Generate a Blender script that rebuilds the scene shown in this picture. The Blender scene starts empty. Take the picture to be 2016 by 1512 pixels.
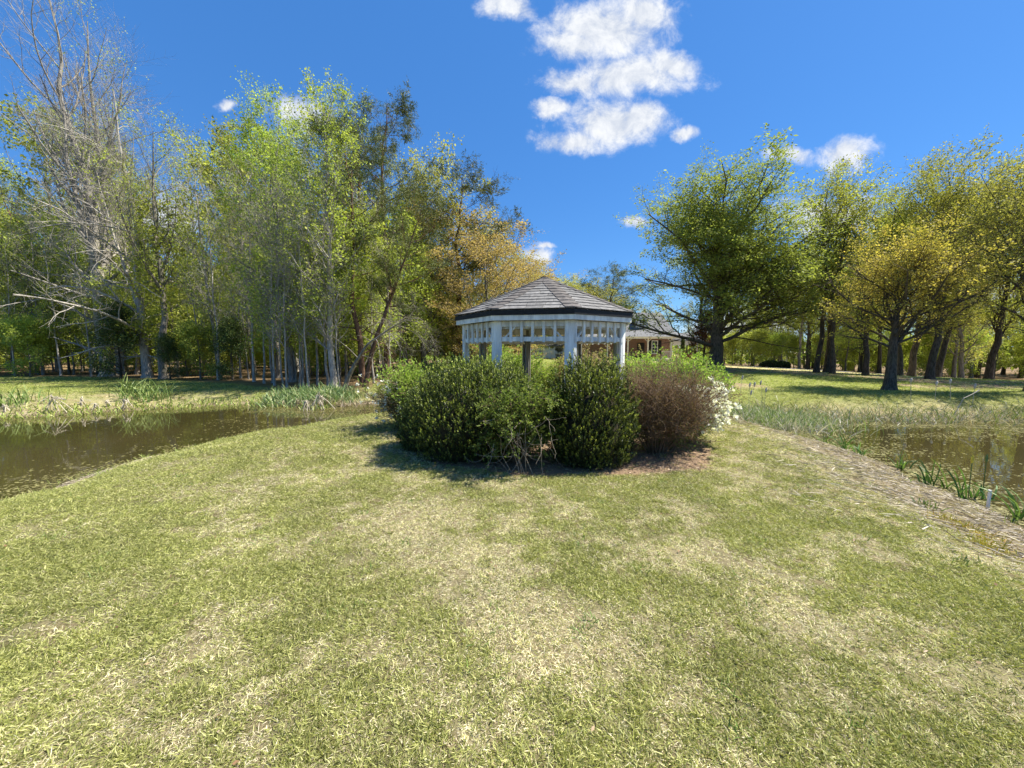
import bpy, math
import numpy as np
from math import radians, pi

# ------------------------------------------------------------------ camera, sky, sun, exposure
sc = bpy.context.scene
COL = sc.collection
EYE, PITCH, FPX = 1.65, radians(5.0), 760.0
cam = bpy.data.cameras.new('camera'); cam_o = bpy.data.objects.new('camera', cam); COL.objects.link(cam_o)
cam.sensor_width = 36; cam.lens = 36*FPX/2016; cam.clip_end = 2000; cam.clip_start = .05
cam_o.location = (0, 0, EYE); cam_o.rotation_euler = (radians(90)-PITCH, 0, 0)
sc.camera = cam_o

SUN_EL, SUN_AZ = radians(57), radians(14)          # azimuth measured from +X towards +Y
sun_dir = np.array([math.cos(SUN_EL)*math.cos(SUN_AZ), math.cos(SUN_EL)*math.sin(SUN_AZ), math.sin(SUN_EL)])
sl = bpy.data.lights.new('sun', 'SUN'); sl.energy = 5.0; sl.angle = radians(.53); sl.color = (1, .95, .85)
so = bpy.data.objects.new('sun', sl); COL.objects.link(so); so.location = (20, 5, 40)
import mathutils
so.rotation_euler = mathutils.Vector(sun_dir).to_track_quat('Z', 'Y').to_euler()

w = bpy.data.worlds.new('World'); sc.world = w; w.use_nodes = True
sc.view_settings.view_transform = 'Standard'; sc.view_settings.look = 'None'
sc.view_settings.exposure = 1.25; sc.view_settings.gamma = 1; sc.view_settings.use_curve_mapping = False

class NT:
    def __init__(s, nt): s.nt = nt; s.n = nt.nodes; s.l = nt.links
    def add(s, typ, **k):
        nd = s.n.new(typ)
        ins = k.pop('ins', {})
        for a, v in k.items(): setattr(nd, a, v)
        for a, v in ins.items(): s.set(nd, a, v)
        return nd
    def set(s, nd, a, v):
        sock = nd.inputs[a]
        if isinstance(v, bpy.types.NodeSocket): s.l.new(v, sock)
        else: sock.default_value = v
    def m(s, op, a, b=0.0, c=0.0, clamp=False):
        nd = s.n.new('ShaderNodeMath'); nd.operation = op; nd.use_clamp = clamp
        s.set(nd, 0, a); s.set(nd, 1, b)
        if op in ('MULTIPLY_ADD',): s.set(nd, 2, c)
        return nd.outputs[0]
    def v(s, op, a, b=(0, 0, 0), out=0):
        nd = s.n.new('ShaderNodeVectorMath'); nd.operation = op; s.set(nd, 0, a)
        if op != 'LENGTH': s.set(nd, 1, b)
        return nd.outputs['Value'] if op in ('LENGTH', 'DOT_PRODUCT', 'DISTANCE') else nd.outputs[0]
    def mixc(s, f, a, b, blend='MIX'):
        nd = s.n.new('ShaderNodeMix'); nd.data_type = 'RGBA'; nd.blend_type = blend
        s.set(nd, 'Factor', f); s.set(nd, 6, a); s.set(nd, 7, b); return nd.outputs[2]
    def noise(s, vec, scale, detail=4, rough=.55, dist=0.0):
        nd = s.n.new('ShaderNodeTexNoise'); s.set(nd, 'Scale', scale); s.set(nd, 'Detail', detail)
        s.set(nd, 'Roughness', rough); s.set(nd, 'Distortion', dist)
        if vec is not None: s.l.new(vec, nd.inputs['Vector'])
        return nd
    def smooth(s, x, a, b, lo=0.0, hi=1.0):
        nd = s.n.new('ShaderNodeMapRange'); nd.interpolation_type = 'SMOOTHSTEP'
        s.set(nd, 0, x); s.set(nd, 1, a); s.set(nd, 2, b); s.set(nd, 3, lo); s.set(nd, 4, hi); return nd.outputs[0]

def build_world():
    N = NT(w.node_tree); N.n.clear()
    sky = N.add('ShaderNodeTexSky', sky_type='NISHITA'); sky.sun_disc = False
    sky.sun_elevation = SUN_EL; sky.sun_rotation = pi/2-SUN_AZ
    sky.air_density = 1.0; sky.dust_density = .25; sky.ozone_density = 2.6; sky.altitude = 200
    g = N.add('ShaderNodeTexCoord').outputs['Generated']
    sp = N.add('ShaderNodeSeparateXYZ', ins={0: g})
    x, y, z = sp.outputs
    ys = N.m('MAXIMUM', y, .02)
    u = N.m('DIVIDE', x, ys); vv = N.m('DIVIDE', z, ys)
    uv = N.add('ShaderNodeCombineXYZ', ins={0: u, 1: vv, 2: 0.0}).outputs[0]
    n1 = N.noise(uv, 5.5, 6, .6)
    n2 = N.noise(uv, 15, 8, .68, .3)
    warp = N.v('MULTIPLY', N.v('SUBTRACT', n1.outputs['Color'], (.5, .5, .5)), (.11, .09, 0))
    uvw = N.v('ADD', uv, warp)
    # clouds: direction (x/y, z/y) of each lobe and its half sizes
    blobs = [(1190, 55, 150, 62), (1130, 90, 90, 45), (1270, 30, 70, 45), (1240, 145, 150, 46), (1130, 165, 80, 30), (1320, 125, 62, 36),
             (1210, 240, 125, 48), (1130, 275, 75, 30), (1265, 235, 60, 42), (1085, 215, 45, 18), (1345, 263, 30, 17),
             (1000, 18, 62, 32), (1660, 303, 72, 36), (1555, 308, 48, 22), (1060, 503, 34, 24), (1070, 482, 24, 10),
             (590, 225, 70, 42), (450, 205, 20, 13), (330, 430, 90, 75), (250, 560, 140, 60), (700, 600, 190, 60), (1480, 640, 160, 40),
             (1640, 420, 120, 50), (1250, 430, 40, 14), (1950, 600, 120, 60)]
    acc = None
    tp = math.tan(PITCH)
    for (px, py, rx, ry) in blobs:
        a = (px-1008)/FPX; b = -(py-756)/FPX
        fy = math.cos(PITCH)+b*math.sin(PITCH); fz = -math.sin(PITCH)+b*math.cos(PITCH)
        u0, v0 = a/fy, fz/fy
        d = N.v('MULTIPLY', N.v('SUBTRACT', uvw, (u0, v0, 0)), (FPX/rx*1.03, FPX/ry*1.0, 0))
        L = N.m('SUBTRACT', 1.0, N.v('LENGTH', d))
        acc = L if acc is None else N.m('MAXIMUM', acc, L)
    dens = N.m('ADD', acc, N.m('MULTIPLY', N.m('SUBTRACT', n2.outputs[0], .52), 1.5))
    dens = N.m('ADD', dens, N.m('MULTIPLY', N.m('SUBTRACT', n1.outputs[0], .5), .9))
    front = N.m('MULTIPLY', N.smooth(dens, -.12, .72), .97)
    front = N.m('MULTIPLY', front, N.smooth(y, .05, .25))
    # fair-weather clouds elsewhere in the sky
    zz = N.m('ADD', N.m('MAXIMUM', z, 0.0), .12)
    pl = N.add('ShaderNodeCombineXYZ', ins={0: N.m('DIVIDE', x, zz), 1: N.m('DIVIDE', y, zz), 2: 0.0}).outputs[0]
    nb = N.noise(pl, 1.3, 8, .6)
    back = N.m('MULTIPLY', N.smooth(nb.outputs[0], .58, .70), N.smooth(y, .05, -.15))
    mask = N.m('MULTIPLY', N.m('MAXIMUM', front, back), N.smooth(z, -.01, .03))
    hs = N.add('ShaderNodeHueSaturation', ins={'Saturation': 1.22, 'Value': 1.0, 'Color': sky.outputs[0]})
    tint = N.mixc(.50, N.mixc(1.0, hs.outputs[0], (.74, .95, 1.10, 1), 'MULTIPLY'), (.42, 1.55, 4.3, 1))
    tone = N.smooth(n2.outputs[0], .3, .68)
    white = N.mixc(tone, (3.7, 4.05, 4.7, 1), (5.8, 5.9, 6.0, 1))
    c = N.mixc(mask, tint, white)
    bg = N.add('ShaderNodeBackground', ins={'Color': c, 'Strength': .074})
    out = N.add('ShaderNodeOutputWorld'); N.l.new(bg.outputs[0], out.inputs[0])
build_world()

# ------------------------------------------------------------------ helpers
RNG = np.random.default_rng(7)
def rg(seed): return np.random.default_rng(seed)
def norm(a): return a/np.maximum(np.linalg.norm(a, axis=-1, keepdims=True), 1e-9)

def ray(px, py):
    a = (px-1008)/FPX; b = -(py-756)/FPX
    return np.array([a, math.cos(PITCH)+b*math.sin(PITCH), -math.sin(PITCH)+b*math.cos(PITCH)])
def G(px, py, z):                 # point of the level z that the picture shows there
    d = ray(px, py); t = (z-EYE)/d[2]; return (d[0]*t, d[1]*t)
def AT(px, py, Y):                # point at distance Y in front
    d = ray(px, py); t = Y/d[1]; return np.array([d[0]*t, Y, EYE+d[2]*t])

def _hash(ix, iy, seed):
    n = (ix.astype(np.int64)*374761393+iy.astype(np.int64)*668265263+seed*1442695041) & 0xffffffff
    n = ((n ^ (n >> 13))*1274126177) & 0xffffffff
    return ((n ^ (n >> 16)) & 0xffff)/65535.0
def vnoise(x, y, seed=0):
    ix = np.floor(x); iy = np.floor(y); fx = x-ix; fy = y-iy
    fx = fx*fx*(3-2*fx); fy = fy*fy*(3-2*fy)
    a = _hash(ix, iy, seed); b = _hash(ix+1, iy, seed); c = _hash(ix, iy+1, seed); d = _hash(ix+1, iy+1, seed)
    return (a*(1-fx)+b*fx)*(1-fy)+(c*(1-fx)+d*fx)*fy
def fbm(x, y, s, seed=0, oct=4):
    v = 0; a = .5; t = 0
    for i in range(oct):
        v = v+a*vnoise(x*s+31*i, y*s-17*i, seed+i); t += a; a *= .55; s *= 2.03
    return v/t
def sstep(x, a, b):
    t = np.clip((x-a)/(b-a), 0, 1); return t*t*(3-2*t)

def sdf(x, y, poly):
    P = np.asarray(poly, float); x = np.asarray(x, float); y = np.asarray(y, float)
    d = np.full(x.shape, 1e18); ins = np.zeros(x.shape, bool); n = len(P)
    for i in range(n):
        ax, ay = P[i]; bx, by = P[(i+1) % n]
        ex, ey = bx-ax, by-ay
        t = np.clip(((x-ax)*ex+(y-ay)*ey)/(ex*ex+ey*ey+1e-12), 0, 1)
        d = np.minimum(d, (x-ax-t*ex)**2+(y-ay-t*ey)**2)
        if ay != by:
            c = ((ay > y) != (by > y)) & (x < (bx-ax)*(y-ay)/(by-ay)+ax); ins ^= c
    d = np.sqrt(d); return np.where(ins, -d, d)

WATER = -0.55
near_l = [G(a, b, WATER) for a, b in [(0, 1003), (60, 985), (130, 957), (200, 938), (270, 917), (340, 900), (400, 884), (460, 873), (520, 864), (570, 852), (620, 846), (700, 832), (780, 816)]]
far_l = [G(a, b, WATER) for a, b in [(800, 800), (740, 795), (690, 797), (650, 803), (600, 800), (545, 796), (480, 797), (420, 799), (300, 806), (200, 811), (130, 817), (0, 824)]]
POND_L = [(-14, -14), (-9.2, -2), (-8.2, 2)]+near_l+far_l+[(-34, 16.5), (-48, 12), (-46, -12)]
near_r = [G(a, b, WATER) for a, b in [(1425, 812), (1450, 826), (1500, 846), (1545, 856), (1600, 872), (1650, 886), (1700, 901), (1760, 925), (1813, 952), (1860, 968), (1910, 990), (1960, 1012), (2016, 1046)]]
far_r = [(34, 8.5), (30, 12.2), (22, 12.8)]+[G(a, b, WATER) for a, b in [(2016, 820), (1940, 826), (1850, 824), (1780, 827), (1700, 823), (1640, 826), (1590, 822), (1540, 812), (1480, 806)]]
POND_R = [near_r[0]]+near_r[1:]+[(5.6, 2.5), (6.2, -1), (9, -9), (34, -9)]+far_r
WOOD_L = [G(-300, 741, -.15), G(0, 741, -.15), G(180, 742, -.15), G(300, 747, -.15), G(450, 754, -.15), G(540, 763, -.15), G(620, 772, -.15), G(690, 771, -.15), G(760, 755, -.15), (-5.2, 27), (-4, 38), (-6, 60), (-20, 110), (-160, 110), (-150, 26)]
WOOD_R = [(19, 47), (26, 39), (38, 35.5), (60, 30), (140, 30), (140, 120), (10, 120), (10, 75)]
GZ, GD = .728, 8.775                       # centre of the gazebo
MULCH = [(-1.5, 6.3), (-1.1, 5.5), (0, 4.95), (1.4, 4.98), (2.6, 5.2), (3.15, 5.9), (3.6, 7.6), (3.9, 9.2), (3.2, 11.4), (1, 12.5), (-1.4, 12), (-2.6, 10), (-2.4, 7.6)]

def shore(x, y):
    return np.minimum(sdf(x, y, POND_L), sdf(x, y, POND_R))+.55*(fbm(x, y, .9, 301, 3)-.5)+.16*(fbm(x, y, 5, 305, 2)-.5)
def base_level(x, y):
    r = -.1+sstep(y, 15, 33)*(.52-.052*np.clip(x-15, 0, 60))
    r = np.maximum(r, -2.2)
    l = -.16+0*x
    k = sstep(x, -5, 4)
    far = sstep(y, 12, 18)
    b = far*(l*(1-k)+r*k)
    b = b+.07*(fbm(x, y, .16, 5)-.5)+.03*(fbm(x, y, .8, 9, 3)-.5)
    return b
def height(x, y, s=None):
    x = np.asarray(x, float); y = np.asarray(y, float)
    if s is None: s = shore(x, y)
    b = base_level(x, y)
    wdt = 2.3+.5*(fbm(x, y, .5, 3)-.5)
    out = WATER+(b-WATER)*sstep(s+.25, -wdt*.55, wdt)*1.0
    k0 = sstep(np.array(.25), -wdt*.55, wdt)
    out = WATER+(b-WATER)*np.clip((sstep(s+.0, -wdt*.35, wdt)-sstep(np.zeros_like(s), -wdt*.35, wdt))/(1-sstep(np.zeros_like(s), -wdt*.35, wdt)), 0, 1)
    out = out+.012*(fbm(x, y, 4, 21, 3)-.5)*sstep(s, 0, .5)
    ins = WATER-np.minimum(.6, -s*.45)
    return np.where(s > 0, np.where(b < WATER, b, out)+.008*np.minimum(s, 1), ins)
def hz(x, y): return float(height(np.array([x]), np.array([y]))[0])

# lawn condition: 0 = straw, 1 = lush green
def green(x, y):
    g = .25*fbm(x, y, .9, 41, 3)+.40*fbm(x, y, 2.3, 42, 3)+.35*fbm(x, y, 6.5, 43, 3)
    g = .5+.0*g+.36*(sstep(g, .38, .63)-.5)*2*.9+.35*(vnoise(x*9, y*9, 3)-.5)
    streak = fbm(x*.7+y*.5, (y*.85-x*.5)*.35, 1.7, 77, 3)
    g = np.clip(g*.85+.6*(streak-.5)-.10, 0, 1)
    # greener towards the left bank and along the top of the right bank
    s = shore(x, y)
    g = g+.22*sstep(-x, 1.0, 4.5)*sstep(s, .6, 1.6)*sstep(14-y, 0, 5)
    g = g-.75*sstep(-s, -1.15, -.25)*sstep(y, 13.2, 11.8)
    g = g-.25*np.exp(-((s-.9)/.5)**2)*sstep(x, 3, 5)
    g = g+.35*sstep(y, np.where(x > 3, 12.3, 14), np.where(x > 3, 13.8, 18))*(1-sstep(fbm(x, y, .3, 88), .44, .56)*2.2*sstep(x, 4, 9)*sstep(y, 16, 19))-1.2*sstep(y, 28, 32)*sstep(x, 12, 16)
    return np.clip(g, 0, 1)

GREEN = np.array([.125, .175, .036]); STRAW = np.array([.46, .385, .215]); SOIL = np.array([.20, .135, .075])
def ground_colour(x, y, s):
    g = green(x, y)[:, None]
    f = fbm(x, y, 3.0, 11, 4)[:, None]
    c = (STRAW*.78)*(1-g)+np.array([.155, .175, .05])*g
    c = c*(.75+.5*f)
    under = sstep(fbm(x, y, 12, 15, 2), .55, .8)[:, None]*.55
    c = c*(1-under)+SOIL*under
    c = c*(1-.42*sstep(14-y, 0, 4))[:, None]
    farlawn = sstep(y, np.where(x > 3, 12.5, 15), np.where(x > 3, 14.5, 20))[:, None]
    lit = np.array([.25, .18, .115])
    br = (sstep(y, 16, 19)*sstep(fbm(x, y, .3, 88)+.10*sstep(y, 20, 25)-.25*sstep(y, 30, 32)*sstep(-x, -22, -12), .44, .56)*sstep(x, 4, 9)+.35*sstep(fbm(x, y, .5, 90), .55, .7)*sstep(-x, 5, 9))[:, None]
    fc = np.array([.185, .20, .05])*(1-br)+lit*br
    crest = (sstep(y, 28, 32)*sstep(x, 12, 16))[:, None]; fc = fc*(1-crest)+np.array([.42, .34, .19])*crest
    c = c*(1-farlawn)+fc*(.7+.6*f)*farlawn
    m = sstep(-sdf(x+.35*(fbm(x, y, 2.2, 61)-.5), y+.35*(fbm(x, y, 2.2, 62)-.5), MULCH), -.12, .1)[:, None]
    mul = np.array([.24, .165, .105])*(.55+.9*fbm(x, y, 9, 19, 3)[:, None])
    c = c*(1-m)+mul*m
    wd = sstep(-np.minimum(sdf(x, y, WOOD_L), sdf(x, y, WOOD_R)), -1.2, 1.5)[:, None]
    lt = np.array([.17, .115, .06])*(.5+f)
    c = c*(1-wd)+lt*wd
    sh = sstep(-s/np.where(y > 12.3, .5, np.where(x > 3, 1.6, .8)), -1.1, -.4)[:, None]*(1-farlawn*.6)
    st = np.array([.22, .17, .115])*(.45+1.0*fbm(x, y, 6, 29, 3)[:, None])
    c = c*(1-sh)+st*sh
    wet = sstep(-s, -.16, .04)[:, None]
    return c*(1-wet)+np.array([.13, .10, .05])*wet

# ---- fast mesh building
def make_mesh(name, V, F, mats, col=None, mi=None, smooth=False):
    """F: list of index arrays of shape (n,3) or (n,4)."""
    me = bpy.data.meshes.new(name)
    V = np.asarray(V, np.float32).reshape(-1, 3)
    if not isinstance(F, list): F = [F]
    F = [np.asarray(f, np.int32) for f in F if len(f)]
    tot = np.concatenate([np.full(len(f), f.shape[1], np.int32) for f in F])
    loops = np.concatenate([f.ravel() for f in F])
    start = np.concatenate([[0], np.cumsum(tot)[:-1]]).astype(np.int32)
    me.vertices.add(len(V)); me.vertices.foreach_set('co', V.ravel())
    me.loops.add(len(loops)); me.loops.foreach_set('vertex_index', loops)
    me.polygons.add(len(tot)); me.polygons.foreach_set('loop_start', start)
    if mi is not None: me.polygons.foreach_set('material_index', np.asarray(mi, np.int32))
    if smooth: me.polygons.foreach_set('use_smooth', np.ones(len(tot), bool))
    else: me.polygons.foreach_set('use_smooth', np.zeros(len(tot), bool))
    me.update(calc_edges=True)
    if col is not None:
        a = me.color_attributes.new('col', 'FLOAT_COLOR', 'POINT')
        c = np.ones((len(V), 4), np.float32); c[:, :3] = col
        a.data.foreach_set('color', c.ravel())
    for m in (mats if isinstance(mats, (list, tuple)) else [mats]): me.materials.append(m)
    return me
def link(name, data, parent=None, loc=None, label=None, cat=None, group=None, kind=None):
    o = bpy.data.objects.new(name, data); COL.objects.link(o)
    if parent: o.parent = parent
    if loc is not None: o.location = loc
    tag(o, label, cat, group, kind); return o
def tag(o, label=None, cat=None, group=None, kind=None):
    for k, v in (('label', label), ('category', cat), ('group', group), ('kind', kind)):
        if v: o[k] = v
    return o
def copy_tree(o, parent=None):
    c = o.copy(); COL.objects.link(c); c.parent = parent
    for ch in list(o.children): copy_tree(ch, c)
    return c

class Boxes:
    """collects boxes / prisms into one mesh"""
    def __init__(s): s.V = []; s.F = []; s.n = 0
    def add(s, v, f):
        s.V.append(np.asarray(v, float)); s.F += [tuple(i+s.n for i in q) for q in f]; s.n += len(v)
    def box(s, c, size, R=None, bev=0):
        hx, hy, h = [q/2 for q in size]
        v = np.array([[x, y, z] for x in (-hx, hx) for y in (-hy, hy) for z in (-h, h)])
        if R is not None: v = v@np.asarray(R).T
        s.add(v+np.asarray(c), [(0, 1, 3, 2), (4, 6, 7, 5), (0, 4, 5, 1), (2, 3, 7, 6), (0, 2, 6, 4), (1, 5, 7, 3)])
    def beam(s, a, b, wdt, hgt, up=(0, 0, 1)):
        a = np.asarray(a, float); b = np.asarray(b, float); t = b-a; L = np.linalg.norm(t); t = t/L
        side = np.cross(t, up); side /= np.linalg.norm(side); u = np.cross(side, t)
        s.box((a+b)/2, (L, wdt, hgt), np.stack([t, side, u], 1))
    def prism(s, poly, z0, z1):
        n = len(poly); v = [(p[0], p[1], z0) for p in poly]+[(p[0], p[1], z1) for p in poly]
        f = [tuple(range(n))[::-1], tuple(range(n, 2*n))]+[(i, (i+1) % n, n+(i+1) % n, n+i) for i in range(n)]
        s.add(v, f)
    def slab(s, quad, thick, nrm=None):
        q = np.asarray(quad, float)
        if nrm is None: nrm = np.cross(q[1]-q[0], q[2]-q[0]); nrm = nrm/np.linalg.norm(nrm)
        n = len(q); v = np.concatenate([q, q-np.asarray(nrm)*thick])
        f = [tuple(range(n)), tuple(range(2*n-1, n-1, -1))]+[(i, n+i, n+(i+1) % n, (i+1) % n) for i in range(n)]
        s.add(v, f)
    def mesh(s, name, mat, bevel=0):
        me = bpy.data.meshes.new(name)
        me.from_pydata(np.concatenate(s.V).tolist(), [], s.F)
        me.materials.append(mat); me.update(); return me
    def build(s, name, mat, parent=None, bevel=0, **k):
        o = link(name, s.mesh(name, mat), parent, **k)
        if bevel:
            md = o.modifiers.new('edge', 'BEVEL'); md.width = bevel; md.segments = 1; md.limit_method = 'ANGLE'
        return o

# ---- vectorised plants
def tubes(P, R, sides):
    M, K, _ = P.shape
    T = np.empty_like(P); T[:, 1:-1] = P[:, 2:]-P[:, :-2]; T[:, 0] = P[:, 1]-P[:, 0]; T[:, -1] = P[:, -1]-P[:, -2]
    T = norm(T)
    ref = np.tile(np.array([.31, .17, .93]), (M, 1)); mt = norm(P[:, -1]-P[:, 0])
    ref[np.abs((mt*ref).sum(1)) > .8] = (.93, .2, .1)
    U = norm(np.cross(T, ref[:, None, :])); W = np.cross(T, U)
    a = np.arange(sides)*2*pi/sides
    V = P[:, :, None, :]+R[:, :, None, None]*(np.cos(a)[None, None, :, None]*U[:, :, None, :]+np.sin(a)[None, None, :, None]*W[:, :, None, :])
    V = V.reshape(-1, 3)
    m = np.arange(M)[:, None, None]*K*sides; k = np.arange(K-1)[None, :, None]*sides; j = np.arange(sides)[None, None, :]; j2 = (j+1) % sides
    F = np.stack([m+k+j, m+k+j2, m+k+sides+j2, m+k+sides+j], -1).reshape(-1, 4)
    return V, F
def merge(parts):
    V = []; F = []; n = 0; C = []
    for p in parts:
        V.append(p[0]); F.append(p[1]+n); n += len(p[0])
        if len(p) > 2: C.append(p[2])
    return np.concatenate(V), np.concatenate(F), (np.concatenate(C) if C else None)

def interp(P, t):
    """P (M,K,3), t (M,n) -> (M,n,3), tangent"""
    K = P.shape[1]; f = np.clip(t, 0, .9999)*(K-1); i = f.astype(int); fr = (f-i)[..., None]
    m = np.arange(P.shape[0])[:, None]
    a = P[m, i]; b = P[m, i+1]
    return a*(1-fr)+b*fr, norm(b-a)
def interp1(R, t):
    K = R.shape[1]; f = np.clip(t, 0, .9999)*(K-1); i = f.astype(int); fr = f-i; m = np.arange(R.shape[0])[:, None]
    return R[m, i]*(1-fr)+R[m, i+1]*fr
def grow(r, start, d, L, K, up, wob, droop=0.0):
    M = len(start); P = np.empty((M, K, 3)); P[:, 0] = start; d = norm(d)
    step = (L/(K-1))[:, None]
    for k in range(1, K):
        d = norm(d+np.array([0, 0, 1])*up+np.array([0, 0, -1])*droop*(k/K)+wob*r.normal(size=(M, 3)))
        P[:, k] = P[:, k-1]+d*step
    return P
def spawn(r, P, R, n, t0, t1, ang, angv, L, K, up, wob, rr, rmin, tip=.35, Lvar=.3, lenfade=.5, droop=0.0):
    M = P.shape[0]
    t = t0+(t1-t0)*((np.arange(n)[None, :]+r.random((M, n)))/n)
    p, T = interp(P, t); rad = interp1(R, t)
    az = np.arange(n)[None, :]*2.4+r.random((M, 1))*6.28+r.normal(size=(M, n))*.5
    ref = np.where(np.abs(T[..., 2:3]) > .9, np.array([1., 0, 0]), np.array([0, 0, 1.]))
    U = norm(np.cross(T, ref)); W = np.cross(T, U)
    a = ang+angv*r.normal(size=(M, n))
    d = np.cos(a)[..., None]*T+np.sin(a)[..., None]*(np.cos(az)[..., None]*U+np.sin(az)[..., None]*W)
    if callable(L): Ls = L(p, t)
    else: Ls = np.full(t.shape, L)
    if lenfade: Ls = Ls*(1-lenfade*np.clip((t-t0)/(t1-t0), 0, 1))
    Ls = Ls*(1+Lvar*(r.random((M, n))*2-1))
    r0 = np.maximum(np.minimum(rad*rr, rad*.9), rmin)
    p = p.reshape(-1, 3); d = d.reshape(-1, 3); Ls = Ls.reshape(-1); r0 = r0.reshape(-1)
    Q = grow(r, p, d, np.maximum(Ls, .02), K, up, wob, droop)
    RR = r0[:, None]*(1-(1-tip)*np.linspace(0, 1, K)[None, :])
    return Q, RR

def leaf_quads(r, pos, direc, L, W, normal_up=.4):
    n = len(pos); d = norm(direc)
    rn = norm(r.normal(size=(n, 3))+np.array([0, 0, normal_up*2]))
    s = norm(np.cross(d, rn))
    L = L[:, None]; W = W[:, None]
    V = np.stack([pos, pos+d*L*.5+s*W*.5, pos+d*L, pos+d*L*.5-s*W*.5], 1).reshape(-1, 3)
    F = np.arange(4*n).reshape(-1, 4); return V, F
def palette(r, n, cols, var=.18, clump=None):
    cols = np.asarray(cols, float); k = r.random(n)
    if clump is not None: k = np.clip(.55*k+.45*clump, 0, .9999)
    f = k*(len(cols)-1); i = np.minimum(f.astype(int), len(cols)-2) if len(cols) > 1 else np.zeros(n, int)
    if len(cols) > 1: c = cols[i]*(1-(f-i)[:, None])+cols[i+1]*(f-i)[:, None]
    else: c = np.repeat(cols, n, 0)
    return c*(1+var*(r.random((n, 1))*2-1))

# ------------------------------------------------------------------ materials
def mat(name): 
    m = bpy.data.materials.new(name); m.use_nodes = True; m.node_tree.nodes.clear(); return m, NT(m.node_tree)
def finish(N, sh): 
    o = N.add('ShaderNodeOutputMaterial'); N.l.new(sh, o.inputs[0])
def principled(N, **k):
    nd = N.add('ShaderNodeBsdfPrincipled')
    for a, v in k.items(): N.set(nd, a.replace('_', ' '), v)
    return nd
def leaf_mat(name, trans=.35, rough=.5, spec=.3, instancer=False, var=.25):
    m, N = mat(name)
    c = N.add('ShaderNodeVertexColor', layer_name='col').outputs[0]
    if instancer:
        t = N.add('ShaderNodeAttribute', attribute_type='INSTANCER', attribute_name='tint').outputs['Color']
        c = N.mixc(1.0, c, t, 'MULTIPLY')
    else:
        oi = N.add('ShaderNodeObjectInfo').outputs['Random']
        hs = N.add('ShaderNodeHueSaturation', ins={'Hue': N.m('MULTIPLY_ADD', oi, .024, .488), 'Value': N.m('MULTIPLY_ADD', oi, var, 1-var/2), 'Color': c})
        c = hs.outputs[0]
    p = principled(N, Base_Color=c, Roughness=rough, Specular_IOR_Level=spec)
    tc = N.mixc(1.0, c, (1.25, 1.3, .75, 1), 'MULTIPLY')
    tr = N.add('ShaderNodeBsdfTranslucent', ins={0: tc})
    mx = N.add('ShaderNodeMixShader', ins={0: trans}); N.l.new(p.outputs[0], mx.inputs[1]); N.l.new(tr.outputs[0], mx.inputs[2])
    finish(N, mx.outputs[0]); return m
def bark_mat(name, a, b, scale=3.0, moss=0.0):
    m, N = mat(name)
    tc = N.add('ShaderNodeTexCoord').outputs['Object']
    st = N.v('MULTIPLY', tc, (scale*3, scale*3, scale*.55))
    n = N.noise(st, 1.6, 5, .65, .4); n2 = N.noise(tc, .7, 3)
    oi = N.add('ShaderNodeObjectInfo').outputs['Random']
    c = N.mixc(N.smooth(n.outputs[0], .35, .65), a+(1,), b+(1,))
    c = N.mixc(N.smooth(n2.outputs[0], .5, .7, 0, .5), c, (min(1, b[0]*1.35), min(1, b[1]*1.35), min(1, b[2]*1.25), 1))
    if moss: c = N.mixc(N.smooth(n2.outputs[0], .55, .35, 0, moss), c, (.07, .085, .03, 1))
    hs = N.add('ShaderNodeHueSaturation', ins={'Value': N.m('MULTIPLY_ADD', oi, .5, .75), 'Color': c})
    bmp = N.add('ShaderNodeBump', ins={'Strength': .7, 'Distance': .03, 'Height': n.outputs[0]})
    p = principled(N, Base_Color=hs.outputs[0], Roughness=.9, Specular_IOR_Level=.15, Normal=bmp.outputs[0])
    finish(N, p.outputs[0]); return m
def plain(name, c, rough=.6, scale=8.0, var=.15, bump=.0, spec=.3, stretch=(1, 1, 1), rvar=.14):
    m, N = mat(name)
    tc = N.add('ShaderNodeTexCoord').outputs['Object']
    n = N.noise(N.v('MULTIPLY', tc, stretch), scale, 5, .6)
    lo = tuple(q*(1-var) for q in c)+(1,); hi = tuple(min(1, q*(1+var)) for q in c)+(1,)
    cc = N.mixc(N.smooth(n.outputs[0], .3, .7), lo, hi)
    oi = N.add('ShaderNodeObjectInfo').outputs['Random']
    hs = N.add('ShaderNodeHueSaturation', ins={'Value': N.m('MULTIPLY_ADD', oi, rvar, 1-rvar/2), 'Color': cc})
    p = principled(N, Base_Color=hs.outputs[0], Roughness=rough, Specular_IOR_Level=spec)
    if bump: N.l.new(N.add('ShaderNodeBump', ins={'Strength': bump, 'Distance': .01, 'Height': n.outputs[0]}).outputs[0], p.inputs['Normal'])
    finish(N, p.outputs[0]); return m

M_leaf = leaf_mat('leaf', .42, .65, .15)
M_leafgloss = leaf_mat('glossy leaf', .16, .45, .22)
M_needle = leaf_mat('needle', .12, .6, .2)
M_petal = leaf_mat('petal', .35, .6, .2, var=.05)
M_blade = leaf_mat('grass blade', .3, .55, .3, instancer=True)
M_reed = leaf_mat('reed blade', .25, .5, .3)
M_bark = bark_mat('grey bark', (.10, .085, .07), (.27, .24, .20), moss=.3)
M_barkpale = bark_mat('pale bark', (.20, .18, .155), (.42, .385, .33))
M_barkdark = bark_mat('dark bark', (.045, .036, .028), (.125, .10, .078), moss=.2)
M_pine = bark_mat('pine bark', (.06, .035, .025), (.20, .115, .075))
M_twig = plain('twig', (.17, .115, .07), .85, 30)
M_vine = plain('vine stem', (.30, .25, .19), .85, 30)
M_dry = plain('dry stem', (.47, .41, .31), .8, 30)

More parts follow.
